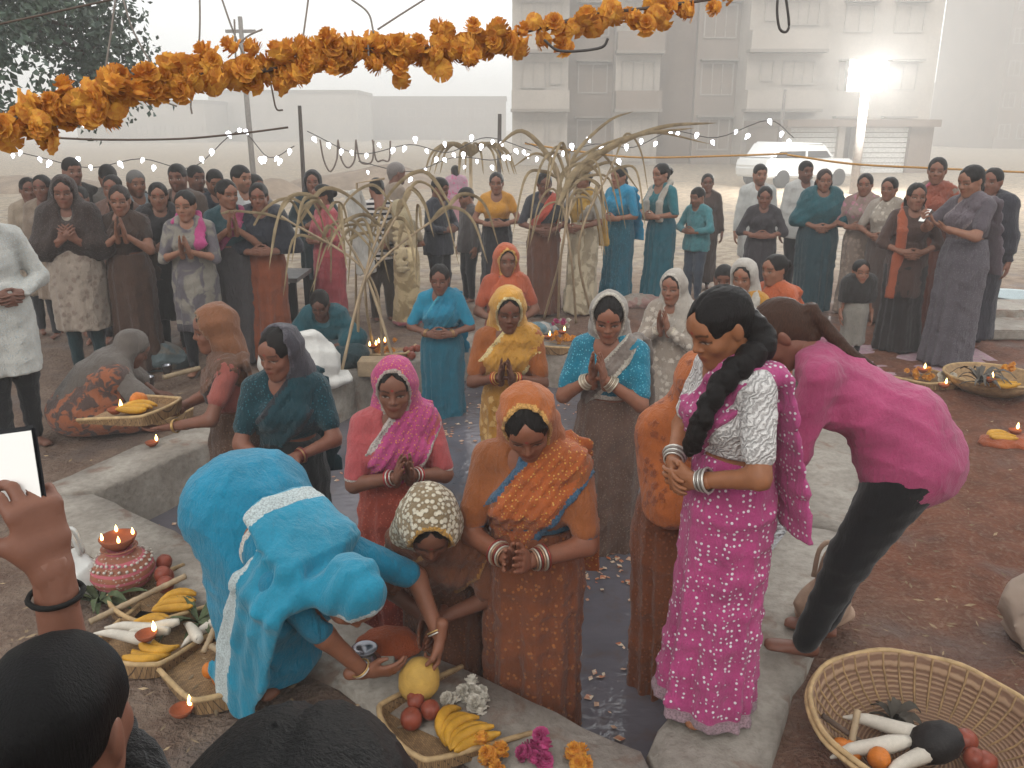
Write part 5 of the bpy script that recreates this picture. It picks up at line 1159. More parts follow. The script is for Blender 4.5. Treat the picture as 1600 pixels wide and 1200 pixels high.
for (a, b, c, w) in ((1405, 1140, .5, 'beside the wilted greens'), (1375, 1165, -.2, 'against the standing grey stick'), (1440, 1180, -.5, 'under the dark coconut')): tag(put('radish', radish_me(), at_z(a, b, .10), (0,-.1,-c), 1.25, RAD), 'thick white radish in the big basket ' + w, 'radish', 'radishes in the big basket')
o = put('coconut', me_of(lathe([(0,.085), (.03,.078), (.058,.045), (.066,0), (.058,-.045), (.03,-.075), (0,-.082)], 22)), at_z(1462, 1160, .12), (.5,.9,.3), 1.0, mat('dark_coconut', '#211d1c', .6, .4, 20, .5)); tag(o, 'dark husked coconut resting in the big bamboo basket', 'coconut')
scatter('fruit', at_z(1325, 1180, .04), 3, .03, 'at the side of the big basket', m=ORANGE, seed=3); scatter('fruit', at_z(1520, 1190, .04), 3, .03, 'behind the dark coconut in the basket', m=APPLE, seed=5)
bag(at_z(1282, 975, .02), 1.15, 'crumpled beige carry bag beside the black trousers', mat('beige_bag', '#a98d78', .7, .2, 10, .4, 30), .4, seed=5)
bag(at_z(1640, 1010, .0), 2.0, 'large beige sack on the red soil', mat('sack_cloth', '#a59283', .9, .2, 10, .4, 40), .2, seed=8, handles=False)
PINKM = at_z(1425, 562, .012); me = bpy.data.meshes.new('mat'); me.from_pydata([(-.9,-.5,0), (.7,-.6,0), (.8,.5,0), (-.8,.55,0)], [], [(0,1,2,3)]); o = link('floor_mat', me, None, cloth('#b08a94', pat='floral', col2='#a89a92')); o.location = PINKM; tag(o, 'faded pink mat spread on the soil before the crowd before the garage', 'mat')
soop(at_z(1452, 598, .02), rad(20), 1.1, 'winnowing tray of marigolds and lamps on the pink mat'); posy(at_z(1440, 590, .04), 12, .05, 'marigold heap on the tray by the pink mat', MARI, 8); posy(at_z(1478, 598, .04), 8, .05, 'white and green flowers on the tray by the pink mat', WHITEF, 9)
diya(at_z(1441, 582, .10), 'clay lamp burning on the marigolds by the pink mat'); diya(at_z(1474, 606, .06), 'clay lamp burning at the front of the pink mat tray')
def round_basket(loc, R, label, h=.10):
    e = empty('round_basket', loc); tag(e, label, 'basket'); put('bowl', me_of(lathe([(0,0), (R*.6,0), (R*.9,h*.5), (R,h), (R-.012,h), (R*.85,h*.5), (R*.55,.015), (0,.015)], 32)), (0,0,0), m=BAMB, parent=e); tube_obj('rim_cane', [(R*math.cos(a), R*math.sin(a), h) for a in np.linspace(0, 6.283, 32)], .010, BAMBR, e, 6); return e
round_basket(at_z(1545, 610, .02), .34, 'wide shallow basket of leaves and bananas on the red soil bank', .13); leafy(at_z(1530, 600, .15), 26, .24, 'grey leaf heap piled in the wide shallow basket', m=mat('grey_leaf', '#5d5750', .8, .4), seed=14, up=.5)
bananas(at_z(1555, 602, .16), .4, 6, 'in front of the grey leaf heap', 1.1); posy(at_z(1585, 585, .17), 8, .05, 'marigolds at the rim of the wide shallow basket', MARI, 11); diya(at_z(1546, 597, .20), 'clay lamp burning on the wide shallow basket')
heap('orange cloth bundle of offerings on the red soil', at_z(1580, 695, .01), (.20,.13,.05), '#a8552f', seed=6); bananas(at_z(1556, 684, .05), .1, 5, 'on the orange cloth bundle', 1.0); diya(at_z(1585, 678, .07), 'clay lamp burning on the orange cloth bundle')
def basin():
    e = empty('basin', at_z(1585, 478, .02)); tag(e, 'white rimmed basin with pale blue inside behind the mauve saree', 'basin'); put('bowl', me_of(lathe([(0,0), (.26,0), (.33,.12), (.36,.13), (.36,.14), (.32,.13), (.25,.02), (0,.018)], 32)), (0,0,0), m=mat('basin', '#b8c4c6', .4, .1), parent=e)
basin()
stp = boxes('stone_step', [((-.9,-.3,0), (.9,.3,.10)), ((-.9,.3,0), (.9,.9,.17))], None, CON, .012); stp.location = at_z(1600, 520, 0); tag(stp, 'pair of low pale concrete steps beside the mauve saree', 'step')

# ---- bank near the tree, far side
soop(at_z(288, 612, .30), rad(75), .95, 'winnowing tray of fruit held out by the brown saree wearer')
TR = bpy.data.objects['winnowing_tray'] if False else None
for oo in [q for q in COL.objects if q.get('label', '').startswith('winnowing tray of fruit held out')]:
    A0 = _i['A']; W0 = _p.matrix_basis @ Vector((A0[0][3] + A0[1][3]) / 2); oo.location = W0 + Vector((-.16, 0, .035)); HELD = oo.location.copy()
bananas(HELD + Vector((-.02, 0, .02)), .3, 5, 'on the held out tray', 1.0); scatter('fruit', HELD + Vector((-.05, .08, 0)), 4, .03, 'on the held out tray', m=ORANGE, seed=2, z=.03); diya(HELD + Vector((-.10, -.06, .02)), 'clay lamp burning on the held out tray')
soop(at_z(245, 655, .02), rad(60), 1.1, 'winnowing tray of red fruit on the kerb by the squatting woman'); scatter('fruit', at_z(245, 645, .04), 8, .07, 'in the tray on the kerb by the squatting woman', m=APPLE, seed=9); posy(at_z(265, 648, .05), 8, .05, 'wilted cream flowers on the kerb by the squatting woman tray', WHITEF, 12); diya(at_z(238, 697, .035), 'lone clay lamp burning on the kerb by the squatting woman')
heap('tied bundle of grey printed cloth behind the squatting woman', at_z(245, 575, 0), (.24,.18,.17), '#7b756c', 'cloth_bundle', 4, 'bundle', pat='patch', col2='#5a6668'); heap('dark cloth heap beside the squatting woman', at_z(190, 600, 0), (.22,.16,.10), '#3c3534', 'cloth_bundle', 7, 'bundle')
heap('white plastic wrapped packet by the squatting woman knees', at_z(200, 605, .06), (.07,.06,.06), '#c0bab0', 'packet', 9, 'packet', rough=.4)
for i, (a, b) in enumerate(((234, 604), (230, 578), (262, 585))):
    e = put('steel_cup', once('cup', lambda: me_of(lathe([(0,0), (.03,0), (.042,.08), (.045,.085), (.040,.08), (.028,.01), (0,.008)], 18), name='steel_cup')), at_z(a, b, .02), m=mat('steel', '#8d8d92', .25)); tag(e, 'small steel cup among the offerings on the bank near the tree', 'cup', 'steel cups on the bank near the tree')
stick(at_z(255, 590, .10), at_z(312, 575, .12), .02, 'thick pale sugarcane piece on the bank near the tree')
tb = empty('table', at_d(388, 440, 8.0)); tb.location.z = 0; tag(tb, 'low black table with a grey edge behind the crowd near the tree', 'table'); BLK = mat('black_paint', '#1f2022', .5, .3)
boxes('table_top', [((-.55,-.3,.62), (.55,.3,.66))], tb, mat('grey_edge', '#6d6a68', .6))
for sx in (-1, 1):
    for sy in (-1, 1): boxes('leg', [((sx*.5-.025, sy*.25-.025, 0), (sx*.5+.025, sy*.25+.025, .62))], tb, BLK)
boxes('front_panel', [((-.47,-.26,.12), (.47,-.235,.60))], tb, BLK)

# ---- far bank behind the pond
WB = mat('white_sack', '#cfccc6', .6, .12, 7, .5, 18)
bag(at_z(487, 607, .02), 2.15, 'big bulging white plastic sack standing on the far bank', WB, .2, seed=11, handles=False); bag(at_z(432, 590, .02), 1.5, 'smaller frilled white sack behind the black and teal saree', WB, .9, seed=13, handles=False); bag(at_z(535, 560, .02), 1.2, 'small white sack leaning beside the big white sack', WB, 2.0, seed=15)
boxes('sack_print', [((-.09,-.001,-.05), (.09,.001,.05))], None, mat('print', '#4a4a4e', .7)).location = (0, 0, -9)
bpy.data.objects.remove(bpy.data.objects['sack_print'])
heap('yellow cloth spread in front of the seated teal figure', at_z(498, 518, .0), (.24,.14,.07), '#c88f35', seed=5)
soop(at_z(598, 556, .02), rad(5), 1.3, 'winnowing tray with marigolds and two lamps beneath the sugarcane'); posy(at_z(598, 552, .05), 16, .07, 'marigold heap on the tray beneath the sugarcane', MARI, 21); scatter('fruit', at_z(640, 556, .03), 5, .08, 'on the tray beneath the sugarcane', m=APPLE, seed=31)
diya(at_z(583, 545, .14), 'two flame lamp on the sugarcane tray nearer the big white sack', None, 2); diya(at_z(597, 540, .15), 'two flame lamp on top of the sugarcane tray marigolds', None, 2)
b_ = boxes('cardboard_box', [((-.16,-.1,0), (.16,.1,.13))], None, mat('cardboard', '#a08b70', .85), .006); b_.location = at_z(592, 584, .02); tag(b_, 'flat brown cardboard box in front of the sugarcane tray', 'box')
soop(at_z(880, 545, .02), rad(-10), 1.2, 'winnowing tray of marigolds and lamps on the far kerb'); posy(at_z(878, 535, .06), 20, .07, 'marigold heap on the far kerb tray', MARI, 22); posy(at_z(878, 510, .14), 10, .04, 'white and pink blossoms on top of the far kerb tray', WHITEF, 23); posy(at_z(874, 508, .17), 6, .03, 'pink blossoms crowning the far kerb tray', PINKF, 24)
for i, (a, b, w) in enumerate(((855, 530, 'left end'), (905, 535, 'right end'), (878, 522, 'middle'))): diya(at_z(a, b, .12), 'clay lamp burning at the %s of the far kerb tray' % {'left end': 'blue cloth end', 'right end': 'bare end', 'middle': 'middle'}[w])
heap('crumpled blue and white cloth behind the far kerb tray', at_z(845, 520, 0), (.16,.12,.08), '#6f8a92', seed=16, pat='patch', col2='#b0a8a0'); heap('heap of pale crumpled cloth beside the teal saree hem', at_z(1000, 478, 0), (.35,.2,.10), '#a39588', seed=18, pat='patch', col2='#8f6f68')
heap('pink and white striped cloth heap by the orange saree', at_z(1258, 520, 0), (.22,.14,.10), '#b8527f', seed=19, pat='dstripe', col2='#c9c0c0', pscale=3)

# ---- petals afloat on the pond
def petals():
    rg = np.random.default_rng(11); V, F = [], []; k = 0
    spots = [(700,640,.30,60), (560,720,.30,40), (270,770,.25,60), (230,740,.2,40), (960,860,.12,70), (930,900,.10,30), (720,680,.18,30), (1000,1000,.25,30), (630,660,.4,50), (850,640,.3,30), (300,800,.3,50), (940,1080,.12,14)]
    for px, py, sd, n_ in spots:
        c = at_z(px, py, WATER_Z)
        for _ in range(n_):
            x, y = c.x + rg.normal(0, sd), c.y + rg.normal(0, sd*.8)
            if not inside(offset_poly(POND, -.06), np.array([x]), np.array([y]))[0]: continue
            a = rg.uniform(0, 6.28); l = rg.uniform(.008, .026); w = l*rg.uniform(.4, .9); d = V3(math.cos(a), math.sin(a), 0); s_ = V3(-d[1], d[0], 0); p = V3(x, y, WATER_Z + .005)
            V += [p - d*l, p + s_*w + V3(0,0,rg.uniform(0,.008)), p + d*l + V3(0,0,rg.uniform(0,.006)), p - s_*w]; F.append((k, k+1, k+2, k+3)); k += 4
    m, t, b = nodes_new('petals'); v = coords(t); n1 = noise(t, 12, 2, .5, v); c = mixc(t, ramp(t, n1, .42, .55), hx('#a85a2c'), hx('#b08a70')); c = mixc(t, ramp(t, noise(t, 31, 2, .5, v), .5, .6), c, hx('#c8b8a0')); t.links.new(c, b.inputs['Base Color'])
    tag(link('floating_petals', mesh_np('floating_petals', V, F, False), None, m), 'orange and cream petals floating on the pond water', 'petals', None, 'stuff')
petals()
def litter():
    rg = np.random.default_rng(13); V, F = [], []; k = 0
    for _ in range(900):
        px, py = rg.uniform(0, 1600), rg.uniform(560, 1200); p = at_z(px, py, .0)
        if inside(offset_poly(POND, .38), np.array([p.x]), np.array([p.y]))[0]: continue
        a = rg.uniform(0, 6.28); l = rg.uniform(.008, .03); w = rg.uniform(.002, .008); d = V3(math.cos(a), math.sin(a), 0); s_ = V3(-d[1], d[0], 0); q = V3(p.x, p.y, .022)
        V += [q - d*l, q + s_*w + V3(0,0,.004), q + d*l + V3(0,0,.006), q - s_*w]; F.append((k, k+1, k+2, k+3)); k += 4
    tag(link('soil_litter', mesh_np('soil_litter', V, F, False), None, mat('litter', '#9a8468', .9, .5, 9)), 'bits of straw and torn leaf strewn over the soil', 'litter', None, 'stuff')
litter()
# ================================================================== sugarcane, strings, garland, poles
def ribbon(pts, w, m, parent, name='leaf', droop=(0,0,1), twist=0.0):
    P = curve_pts(pts, 18); n_ = len(P); V, F = [], []
    for i, p in enumerate(P):
        d = unit(P[min(i+1, n_-1)] - P[max(i-1, 0)]); s_ = np.cross(d, V3(.25,.9,.3)); s_ = unit(s_); t = i/(n_-1); ww = w*min(1, 3.5*t+.3)*(1-t)**.55 + .0012; nn = np.cross(s_, d)
        V += [p - s_*ww + nn*ww*.4, p, p + s_*ww + nn*ww*.4]
    for i in range(n_-1): F += [(i*3, i*3+1, i*3+4, i*3+3), (i*3+1, i*3+2, i*3+5, i*3+4)]
    return link(name, mesh_np(name, V, F), parent, m)
def cane_stalk(label, pts, r, leaves, grp, seed=1, spread=.5, Ls=.8, m=CANE):
    rg = np.random.default_rng(seed); e = empty('sugarcane', pts[0]); o = V3(*pts[0]); tag(e, label, 'sugarcane', grp); P = [p - o for p in curve_pts(pts, 24)]
    tube_obj('stalk', P, [r*(1.16 if i % 3 == 0 else 1.0)*(1-.3*i/len(P)) for i in range(len(P))], m, e, 8)
    for i in range(leaves):
        b = P[-1 - int(rg.integers(0, max(2, len(P)//3)))]; a = rg.uniform(0, 6.28); L = Ls*rg.uniform(.6, 1.15); dv = V3(math.cos(a), .45*math.sin(a), 0)*spread*L; h = rg.uniform(.05, .35)*L
        ribbon([b, b + dv*.35 + V3(0,0,h), b + dv*.8 + V3(0,0,h*.35), b + dv*1.1 + V3(0,0,-L*rg.uniform(.2,.75))], rg.uniform(.012,.022), DRYLEAF, e)
    return e
GS = 'sugarcane stalks tied over the offerings'
ap = at_d(576, 428, 6.9)
def cs(label, foot, up, dU, leaves, seed, **k):
    f = at_z(*foot, 0.0); u_ = at_d(*up, dU); mid = ap + Vector((random.uniform(-.03,.03), random.uniform(-.05,.05), random.uniform(-.03,.03))); cane_stalk(label, [f, mid, u_], .013, leaves, GS, seed, **k)
cs('pale sugarcane stalk leaning right from beside the white sack, leaves arching', (528, 604), (642, 300), 7.2, 6, 1); cs('sugarcane stalk leaning left from the cardboard box, leaf tips drooping', (624, 592), (500, 312), 7.0, 7, 2, spread=.7); cs('sugarcane stalk rising almost straight at the tied crossing', (585, 560), (612, 318), 7.1, 5, 3, spread=.8)
cs('thin sugarcane stalk bending far over the navy shirt', (560, 575), (705, 322), 7.3, 7, 4, spread=.9); cs('thin sugarcane stalk bending far over the orange skirt', (600, 575), (440, 338), 7.1, 8, 5, spread=.8, Ls=1.0)
GS2 = 'sugarcane bundle behind the far kerb'
for i, (f, q, u_, lv) in enumerate((((872, 500), (878, 390), (905, 262), 6), ((900, 505), (892, 400), (868, 255), 5), ((925, 500), (905, 380), (960, 250), 5), ((850, 498), (880, 380), (890, 240), 6))):
    cane_stalk(['sugarcane stalk with long tousled leaves before the dark blouse', 'slim sugarcane stalk leaning left behind the far kerb tray', 'sugarcane stalk leaning right towards the bright blue top', 'tallest sugarcane stalk of the far kerb bundle'][i], [at_z(*f, 0), at_d(*q, 8.4), at_d(*u_, 8.5)], .014, lv, GS2, 20+i, spread=.55, Ls=.95)
def arch_leaves():
    e = empty('cane_leaves', at_d(880, 300, 8.4)); o = V3(*e.location); tag(e, 'long dry sugarcane leaves arching high over the crowd', 'leaves')
    for i, pts in enumerate(([(872,320),(905,262),(985,215),(1085,200)], [(876,318),(920,250),(1010,208),(1110,225)], [(880,310),(915,270),(960,255),(1000,300)], [(870,320),(880,270),(930,232),(1000,206)], [(885,300),(940,240),(1030,200),(1120,192)], [(878,300),(860,250),(815,205),(770,235)], [(878,300),(868,262),(838,240),(800,262)], [(880,300),(900,240),(950,190),(990,174)])):
        ribbon([V3(*at_d(a, b, 8.4 + .1*i)) - o for a, b in pts], .038 if i in (0, 4, 5) else .024, DRYLEAF, e)
arch_leaves()
def palm_bit():
    e = empty('dry_frond', at_d(735, 245, 11.0)); o = V3(*e.location); tag(e, 'bunch of dry drooping leaves tied to a post behind the yellow bodice', 'leaves')
    rg = np.random.default_rng(4)
    for i in range(16): a = rg.uniform(-.4, 3.6); L = rg.uniform(.35, .75); ribbon([V3(0,0,0), V3(math.cos(a)*L*.4, rg.normal(0,.1), .16), V3(math.cos(a)*L*.8, 0, .06), V3(math.cos(a)*L, 0, -.22)], .028, DRYLEAF, e)
    tube_obj('post', [(0,.05,-CAM_H+.45), (0,.05,.05)], .025, CANE, e, 6)
palm_bit()
wc = empty('hanging_cloth', at_d(548, 290, 7.6)); tag(wc, 'long white cloth hung over a cane pole beside the coral dress', 'cloth'); 
V, F = sdf([('f', (0,0,-.05), (.10,0,-.78), (.075,.018), (.10,.022), (1,0,0), .03), ('f', (.04,.05,-.05), (.16,.06,-.60), (.06,.016), (.08,.018), (1,0,0), .03)], .010, wr=(.012, .9, 3, (1.2,.2,.1))); link('drape', mesh_np('drape', V, F), wc, cloth('#c4bfb8')); tube_obj('cane_pole', [(-.05,.03,-1.55), (.05,.03,.02), (.3,.03,.06)], .011, CANE, wc, 6)

# ---- marigold garland across the top
ROPE = mat('rope', '#5e5148', .9); WIRE = mat('wire', '#4d4946', .7)
GP = [(-40,205,2.05), (60,175,2.1), (150,155,2.15), (235,133,2.2), (330,112,2.3), (400,112,2.35), (470,98,2.4), (560,78,2.5), (640,80,2.55), (700,70,2.6), (770,62,2.7), (850,42,2.8), (930,22,2.9), (1000,14,3.0), (1060,6,3.1), (1160,-8,3.2)]
def garland():
    pts = [V3(*at_d(a, b, d)) for a, b, d in GP]; o = pts[5]; e = empty('marigold_garland', o); tag(e, 'thick orange marigold garland strung on a rope above the crowd', 'garland'); P = curve_pts([p - o for p in pts], 300); rg = np.random.default_rng(3)
    tube_obj('rope', P[::4], .006, ROPE, e, 6); n_ = 0; seg = np.linspace(0, len(P)-1, 1400)
    ax = 0
    L = np.concatenate([[0], np.cumsum([np.linalg.norm(P[i+1]-P[i]) for i in range(len(P)-1)])])
    tot = L[-1]; s_ = 0
    while s_ < tot and n_ < 295:
        i = int(np.searchsorted(L, s_)); i = min(i, len(P)-1); fr = s_/tot; p = P[i]
        if fr < .60: k, rr, step = 3, .022, .0225
        elif fr < .86: k, rr, step = 2, .024, .036
        else: k, rr, step = 1, .02, .060
        gap = (.655 < fr < .672) or (.78 < fr < .795) or fr > .975
        if not gap:
            for q in range(k):
                off = rg.normal(0, rr, 3); off[2] -= .006 + (.02 if fr > .6 else 0); off[2] += .012 if q == 0 else -.008
                put('marigold', flower_me(), p + off, tuple(rg.uniform(-1.5, 1.5, 2)) + (rg.uniform(0,6),), rg.uniform(1.0, 1.4)*(1.0 if fr < .7 else 1.1), MARI, e); n_ += 1
        s_ += step
garland()
def wire(label, pts, r=.004, m=WIRE, name='hanging_wire', cat='wire', grp=None, parent=None, n_=20):
    P = curve_pts([V3(*at_d(*p)) for p in pts], n_); o = P[0]; w = tube_obj(name, [p - o for p in P], r, m, parent, 5); w.location = Vector(o); tag(w, label, cat, grp); return w
GWIRE = 'thin twigs hung from the garland rope'; TW = mat('twig_pale', '#8f877f', .8)
wire('thin rope slanting up from the tree behind the garland', [(-20,42,2.6), (90,18,2.6), (190,-4,2.6)], .0032, ROPE, 'rope', 'rope')
wire('slack brown rope sagging below the garland', [(50,213,4.0), (150,218,4.0), (280,217,4.05), (380,208,4.1), (450,199,4.1)], .005, ROPE, 'rope', 'rope')
for i, pts in enumerate(([(180,0),(172,60),(165,105)], [(192,-4),(205,40),(226,82),(250,118)], [(312,-4),(312,45),(309,100)], [(346,-4),(362,42),(378,80),(392,98)], [(482,-4),(476,40),(470,82)], [(545,-4),(575,20),(584,52)], [(665,-2),(630,20),(590,46)], [(225,120),(240,150),(276,166)], [(418,100),(426,145),(432,170),(442,172)], [(302,112),(298,160),(300,178)], [(575,70),(578,98),(588,110)], [(850,62),(870,78),(900,80),(940,74),(950,60)], [(366,30),(368,80),(370,120)], [(370,70),(390,55),(410,46)])):
    w = wire(['bare twig hanging straight behind the tree end of the garland', 'long forked twig dropping to the garland near the tree', 'straight thin twig above the thickest part of the garland', 'crooked twig crossing the pole behind the garland', 'lone straight twig above the middle of the garland', 'curved twig bending into the garland middle', 'curved twig bending left into the garland middle', 'twig end poking below the garland near the tree', 'hooked twig dangling below the garland middle', 'short twig dangling below the thick garland part', 'short curl of twig under the garland middle', 'dark cable looping below the thin end of the garland', 'upright stub of twig beside the pole', 'side shoot of twig beside the pole'][i], [(a, b, 2.5) for a, b in pts], .0027 if i != 11 else .004, TW if i != 11 else WIRE, 'hanging_twig', 'twig', None)
# cable hook at the right
wire('small cable loop hanging at the thin end of the garland', [(1215,-4,3.2), (1214,20,3.2), (1218,45,3.2), (1228,50,3.2), (1233,38,3.2), (1230,10,3.2), (1228,-4,3.2)], .005, WIRE, 'cable_loop', 'cable')
# ---- strings of small lamps
BULB = emit('led', '#f4f7ff', 6.0)
def bulb_me(): return once('bulb', lambda: me_of(lathe([(0,.026), (.014,.020), (.019,.004), (.014,-.010), (.007,-.018), (.006,-.030), (0,-.030)], 8), name='bulb'))
def light_string(label, pts, d, n_, seed, sc=1.0):
    P = curve_pts([V3(*at_d(a, b, d)) for a, b in pts], 40); o = P[0]; e = empty('light_string', o); tag(e, label, 'string lights', 'strings of small white lamps'); P = [p - o for p in P]; tube_obj('cable', P, .005, WIRE, e, 4); rg = np.random.default_rng(seed)
    for i in range(n_): q = P[int((i+.5)/n_*(len(P)-1))] + V3(rg.normal(0, .02), 0, -.03 + rg.normal(0, .05)); put('bulb', bulb_me(), q, (rg.uniform(-.6,.6), rg.uniform(-.6,.6), 0), sc*rg.uniform(.9, 1.4), BULB, e)
light_string('sagging string of white lamps above the crowd near the tree', [(-10,228), (60,245), (140,262), (220,248), (300,262), (372,205), (420,246), (460,228)], 9.5, 24, 1, 1.1)
light_string('string of white lamps running behind the sugarcane crossing', [(480,205), (560,240), (640,226), (700,238), (760,215), (830,235)], 9.8, 20, 2, 1.1)
light_string('string of white lamps in front of the apartment block', [(820,222), (870,240), (930,225), (990,230), (1050,205), (1120,215), (1200,188), (1240,215)], 10.2, 20, 3, 1.1)
light_string('short string of white lamps at the foot of the tree', [(-10,170), (30,188), (70,170), (130,190), (150,178)], 9.0, 7, 4, .9); light_string('string of white lamps low behind the yellow bodice', [(560,252), (640,268), (710,246), (770,250), (800,240)], 10.0, 10, 5, .9)
MARS = mat('marigold_far', '#b98a48', .8, .3, 40)
wire('far thin marigold string sagging before the apartment block', [(820,224,12.0), (900,236,12.0), (1000,246,12.0), (1150,243,12.0), (1230,240,12.0)], .014, MARS, 'marigold_string', 'garland', None, None, 30); wire('far thin marigold string running above the crowd before the garage', [(1230,242,11.0), (1330,256,11.0), (1440,262,11.0), (1620,270,11.0)], .014, MARS, 'marigold_string', 'garland', None, None, 30)
for i, x0 in enumerate((500, 528, 556, 582)): wire(['first ribbon loop hanging from the left of the loop line', 'second ribbon loop beside the first on the loop line', 'third ribbon loop on the loop line', 'last small ribbon loop towards the sugarcane'][i], [(x0,218,11.5), (x0+6,250,11.5), (x0+16,268-6*i,11.5), (x0+26,250,11.5), (x0+28,220,11.5)], .012, mat('ribbon', '#7d6f66', .9), 'ribbon_loop', 'ribbon')
# ---- poles
def pole(label, px, py0, d, r, m, name='utility_pole', cat='pole', arm=None):
    p = at_d(px, py0, d); e = empty(name, (p.x, d, 0)); tag(e, label, cat); tube_obj('shaft', [(0,0,-.2), (.0,0,p.z*.5), (.02,0,p.z)], r, m, e, 10, [1.1, 1.0, .8])
    if arm:
        for z, w in arm: boxes('crossarm', [((-w,-.05,p.z-z), (w,.05,p.z-z+.1))], e, m)
    return e
POLEM = mat('pole_metal', '#7d7670', .8); DARKP = mat('bamboo_post', '#4f4640', .9)
pole('tall thin utility pole fading in the fog behind the crowd near the tree', 374, 26, 30, .09, POLEM, arm=[(.5, .5)]); pole('dark bamboo post standing behind the black headscarf', 466, 165, 13.5, .035, DARKP, 'bamboo_post', 'post'); pole('slim bamboo post behind the dry frond', 779, 178, 14.5, .04, DARKP, 'bamboo_post', 'post')
pole('slim grey pole before the garage corner', 1226, 140, 34, .07, POLEM)
def floodlight():
    d = 27.0; p = at_d(1355, 118, d); e = empty('floodlight_mast', (p.x, d, 0)); tag(e, 'tall mast with a dazzling floodlight in front of the apartment block', 'floodlight'); tube_obj('mast', [(0,0,-.2), (0,0,p.z-.4)], .13, POLEM, e, 10)
    boxes('lamp_housing', [((-.55,.05,p.z-.45), (.55,.35,p.z+.45))], e, mat('housing', '#8a8884', .5)); boxes('lamp_face', [((-.5,-.02,p.z-.4), (.5,.045,p.z+.4))], e, emit('flood', '#fffdf5', 60.0))
    l = bpy.data.lights.new('flood_lamp', 'POINT'); l.energy = 3200; l.shadow_soft_size = .5; l.color = (1, .98, .94); lo = bpy.data.objects.new('flood_lamp', l); COL.objects.link(lo); lo.parent = e; lo.location = (0, -.7, p.z)
floodlight()
def car():
    d = 31.0; p = at_d(1242, 262, d); e = empty('parked_car', (p.x, d, 0), rad(25)); tag(e, 'white parked car half hidden behind the white shirted men', 'car'); WP = mat('car_paint', '#c9cac9', .3, .05, 2, 0, spec=.5, coat=.5)
    def prof(w, pts, name, m, bev=.06):
        bm = bmesh.new(); a = [bm.verts.new((x, -w, z)) for x, z in pts]; b = [bm.verts.new((x, w, z)) for x, z in pts]; n_ = len(pts); bm.faces.new(a[::-1]); bm.faces.new(b)
        for i in range(n_): bm.faces.new((a[i], a[(i+1) % n_], b[(i+1) % n_], b[i]))
        return link(name, bm_me(name, bm, False, bev), e, m)
    prof(.84, [(-2.0,.35), (2.0,.35), (2.05,.75), (1.85,.95), (-1.95,1.0), (-2.05,.7)], 'body', WP); prof(.72, [(-1.8,.97), (1.2,.97), (.6,1.5), (-1.35,1.54)], 'cabin', WP, .08)
    for x0, x1, x2, x3 in ((-1.6,-.25,-.25,-1.25), (-.15,.95,.52,-.15)):
        for sy in (-1, 1):
            me = bpy.data.meshes.new('window'); y = .735*sy; me.from_pydata([(x0,y,1.0), (x1,y,1.0), (x2,y*.96,1.45), (x3,y*.96,1.45)], [], [(0,1,2,3)]); link('window', me, e, PANE)
    for x in (-1.3, 1.3):
        for sy in (-1, 1):
            w = put('wheel', once('wheel', lambda: me_of(lathe([(0,-.09), (.2,-.1), (.30,-.09), (.31,0), (.30,.09), (.2,.1), (0,.09)], 20), name='wheel')), (x, .78*sy, .31), (rad(90),0,0), m=mat('tyre', '#222222', .9), parent=e)
    for sy in (-1, 1): boxes('headlight', [((1.98, sy*.62-.16, .68), (2.07, sy*.62+.16, .82))], e, mat('lens', '#d8d8d8', .2))
car()
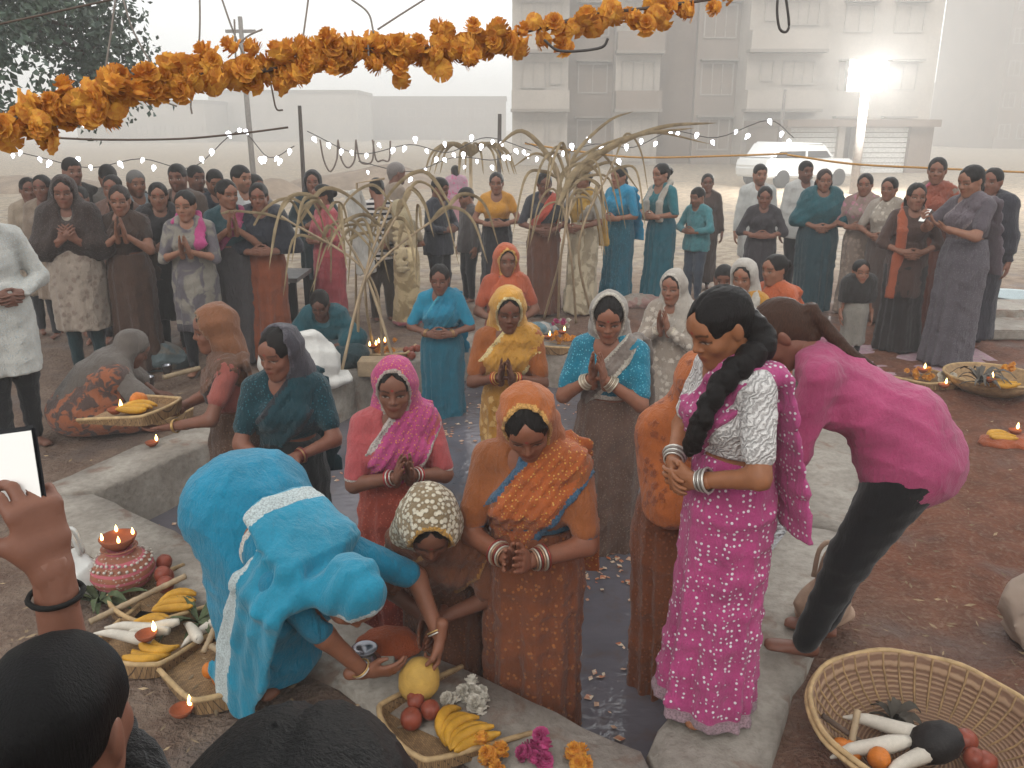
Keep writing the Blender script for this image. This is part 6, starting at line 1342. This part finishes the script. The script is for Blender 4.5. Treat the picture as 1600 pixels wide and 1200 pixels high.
# ---- phone of the mauve saree wearer, far pink shawl
# ================================================================== onlookers close to the camera, phones
def phone(label, loc, rot, lit='#d9d7d2'):
    e = empty('phone', loc); e.rotation_euler = rot; e.scale = (.9,)*3; tag(e, label, 'phone'); boxes('case', [((-.036,-.005,-.073), (.036,.004,.073))], e, mat('phone_case', '#1b1b1e', .4), .004); boxes('screen', [((-.032,-.0065,-.066), (.032,-.0055,.066))], e, emit('screen', lit, .3)); return e
_mr = MI['A'][0]; _mp = _m.matrix_basis @ Vector(_mr[3] + _mr[4] * .085 + _mr[5] * .02); phone('phone held up by the mauve saree wearer', _mp, (rad(-35), 0, rad(-70)))
row('distant person in pink patterned shawl and white cap beyond the crowd', 712, 262, 15.0, 'f', '#b9868f', hair='part', face=20, grp=None, shawl=C('#b890a0', bot=.7, pat='floral', col2='#c04f80'))
HB = '#060505'
lp = at_d(48, 1000, .84); _H = 1.50; _s = _H/1.6; _w = at_d(78, 880, .98); L0 = Vector((lp.x, lp.y - .02, lp.z - 1.545)); _l = (_w - L0) / _s
_o, OI = person('onlooker close in front with dark hair, holding up a phone', tuple(L0), 0, _H, 1.0, 'm', near=2, hp=4, armR=((_l.x, _l.y, _l.z), (-.16,.10,.98), (-.75,.55,.1), 'grip', (-1,.6,-.8), 1), armL='down', skin='#7d5240',
       kurta=C('#0c0b0b', hem=.7, sleeve=1.0, name='shirt'), pants='#1c1c20', hair='short', hairc=HB)
_wr = _o.matrix_basis @ Vector(OI['A'][0][3]); phone('black cased phone with a bright white screen held up by the onlooker', _wr + Vector((-.035, .03, .11)), (rad(-14), rad(-10), rad(-8)))
tube_obj('wrist_thread', [Vector((.033*math.cos(a), .033*math.sin(a), .006*math.sin(a))) for a in np.linspace(0, 6.283, 20)], .004, mat('thread', '#1a1816', .9), _o, 5).location = Vector(OI['A'][0][3] + (OI['A'][0][2] - OI['A'][0][3]) * .2)
_wt = [q for q in COL.objects if q.name == 'wrist_thread'][0]; _wt.rotation_mode = 'QUATERNION'; _wt.rotation_quaternion = Vector(OI['A'][0][2] - OI['A'][0][3]).to_track_quat('Z', 'Y')
lp2 = at_d(470, 1118, .46); person('onlooker with dark hair and black shawl, head just below the camera', (lp2.x, lp2.y - .08, lp2.z - 1.60), 0, 1.58, 1.0, 'f', near=2, hp=6, arms='clasp', skin='#7d5240', kurta=C('#0c0b0b', hem=.5), pants='#1c1c20', hair='part', headk=1.1, hairc=HB)
print('tris', sum(len(o.data.polygons) * 2 for o in COL.objects if o.type == 'MESH'))
print('script', round(time.time() - T0, 1))
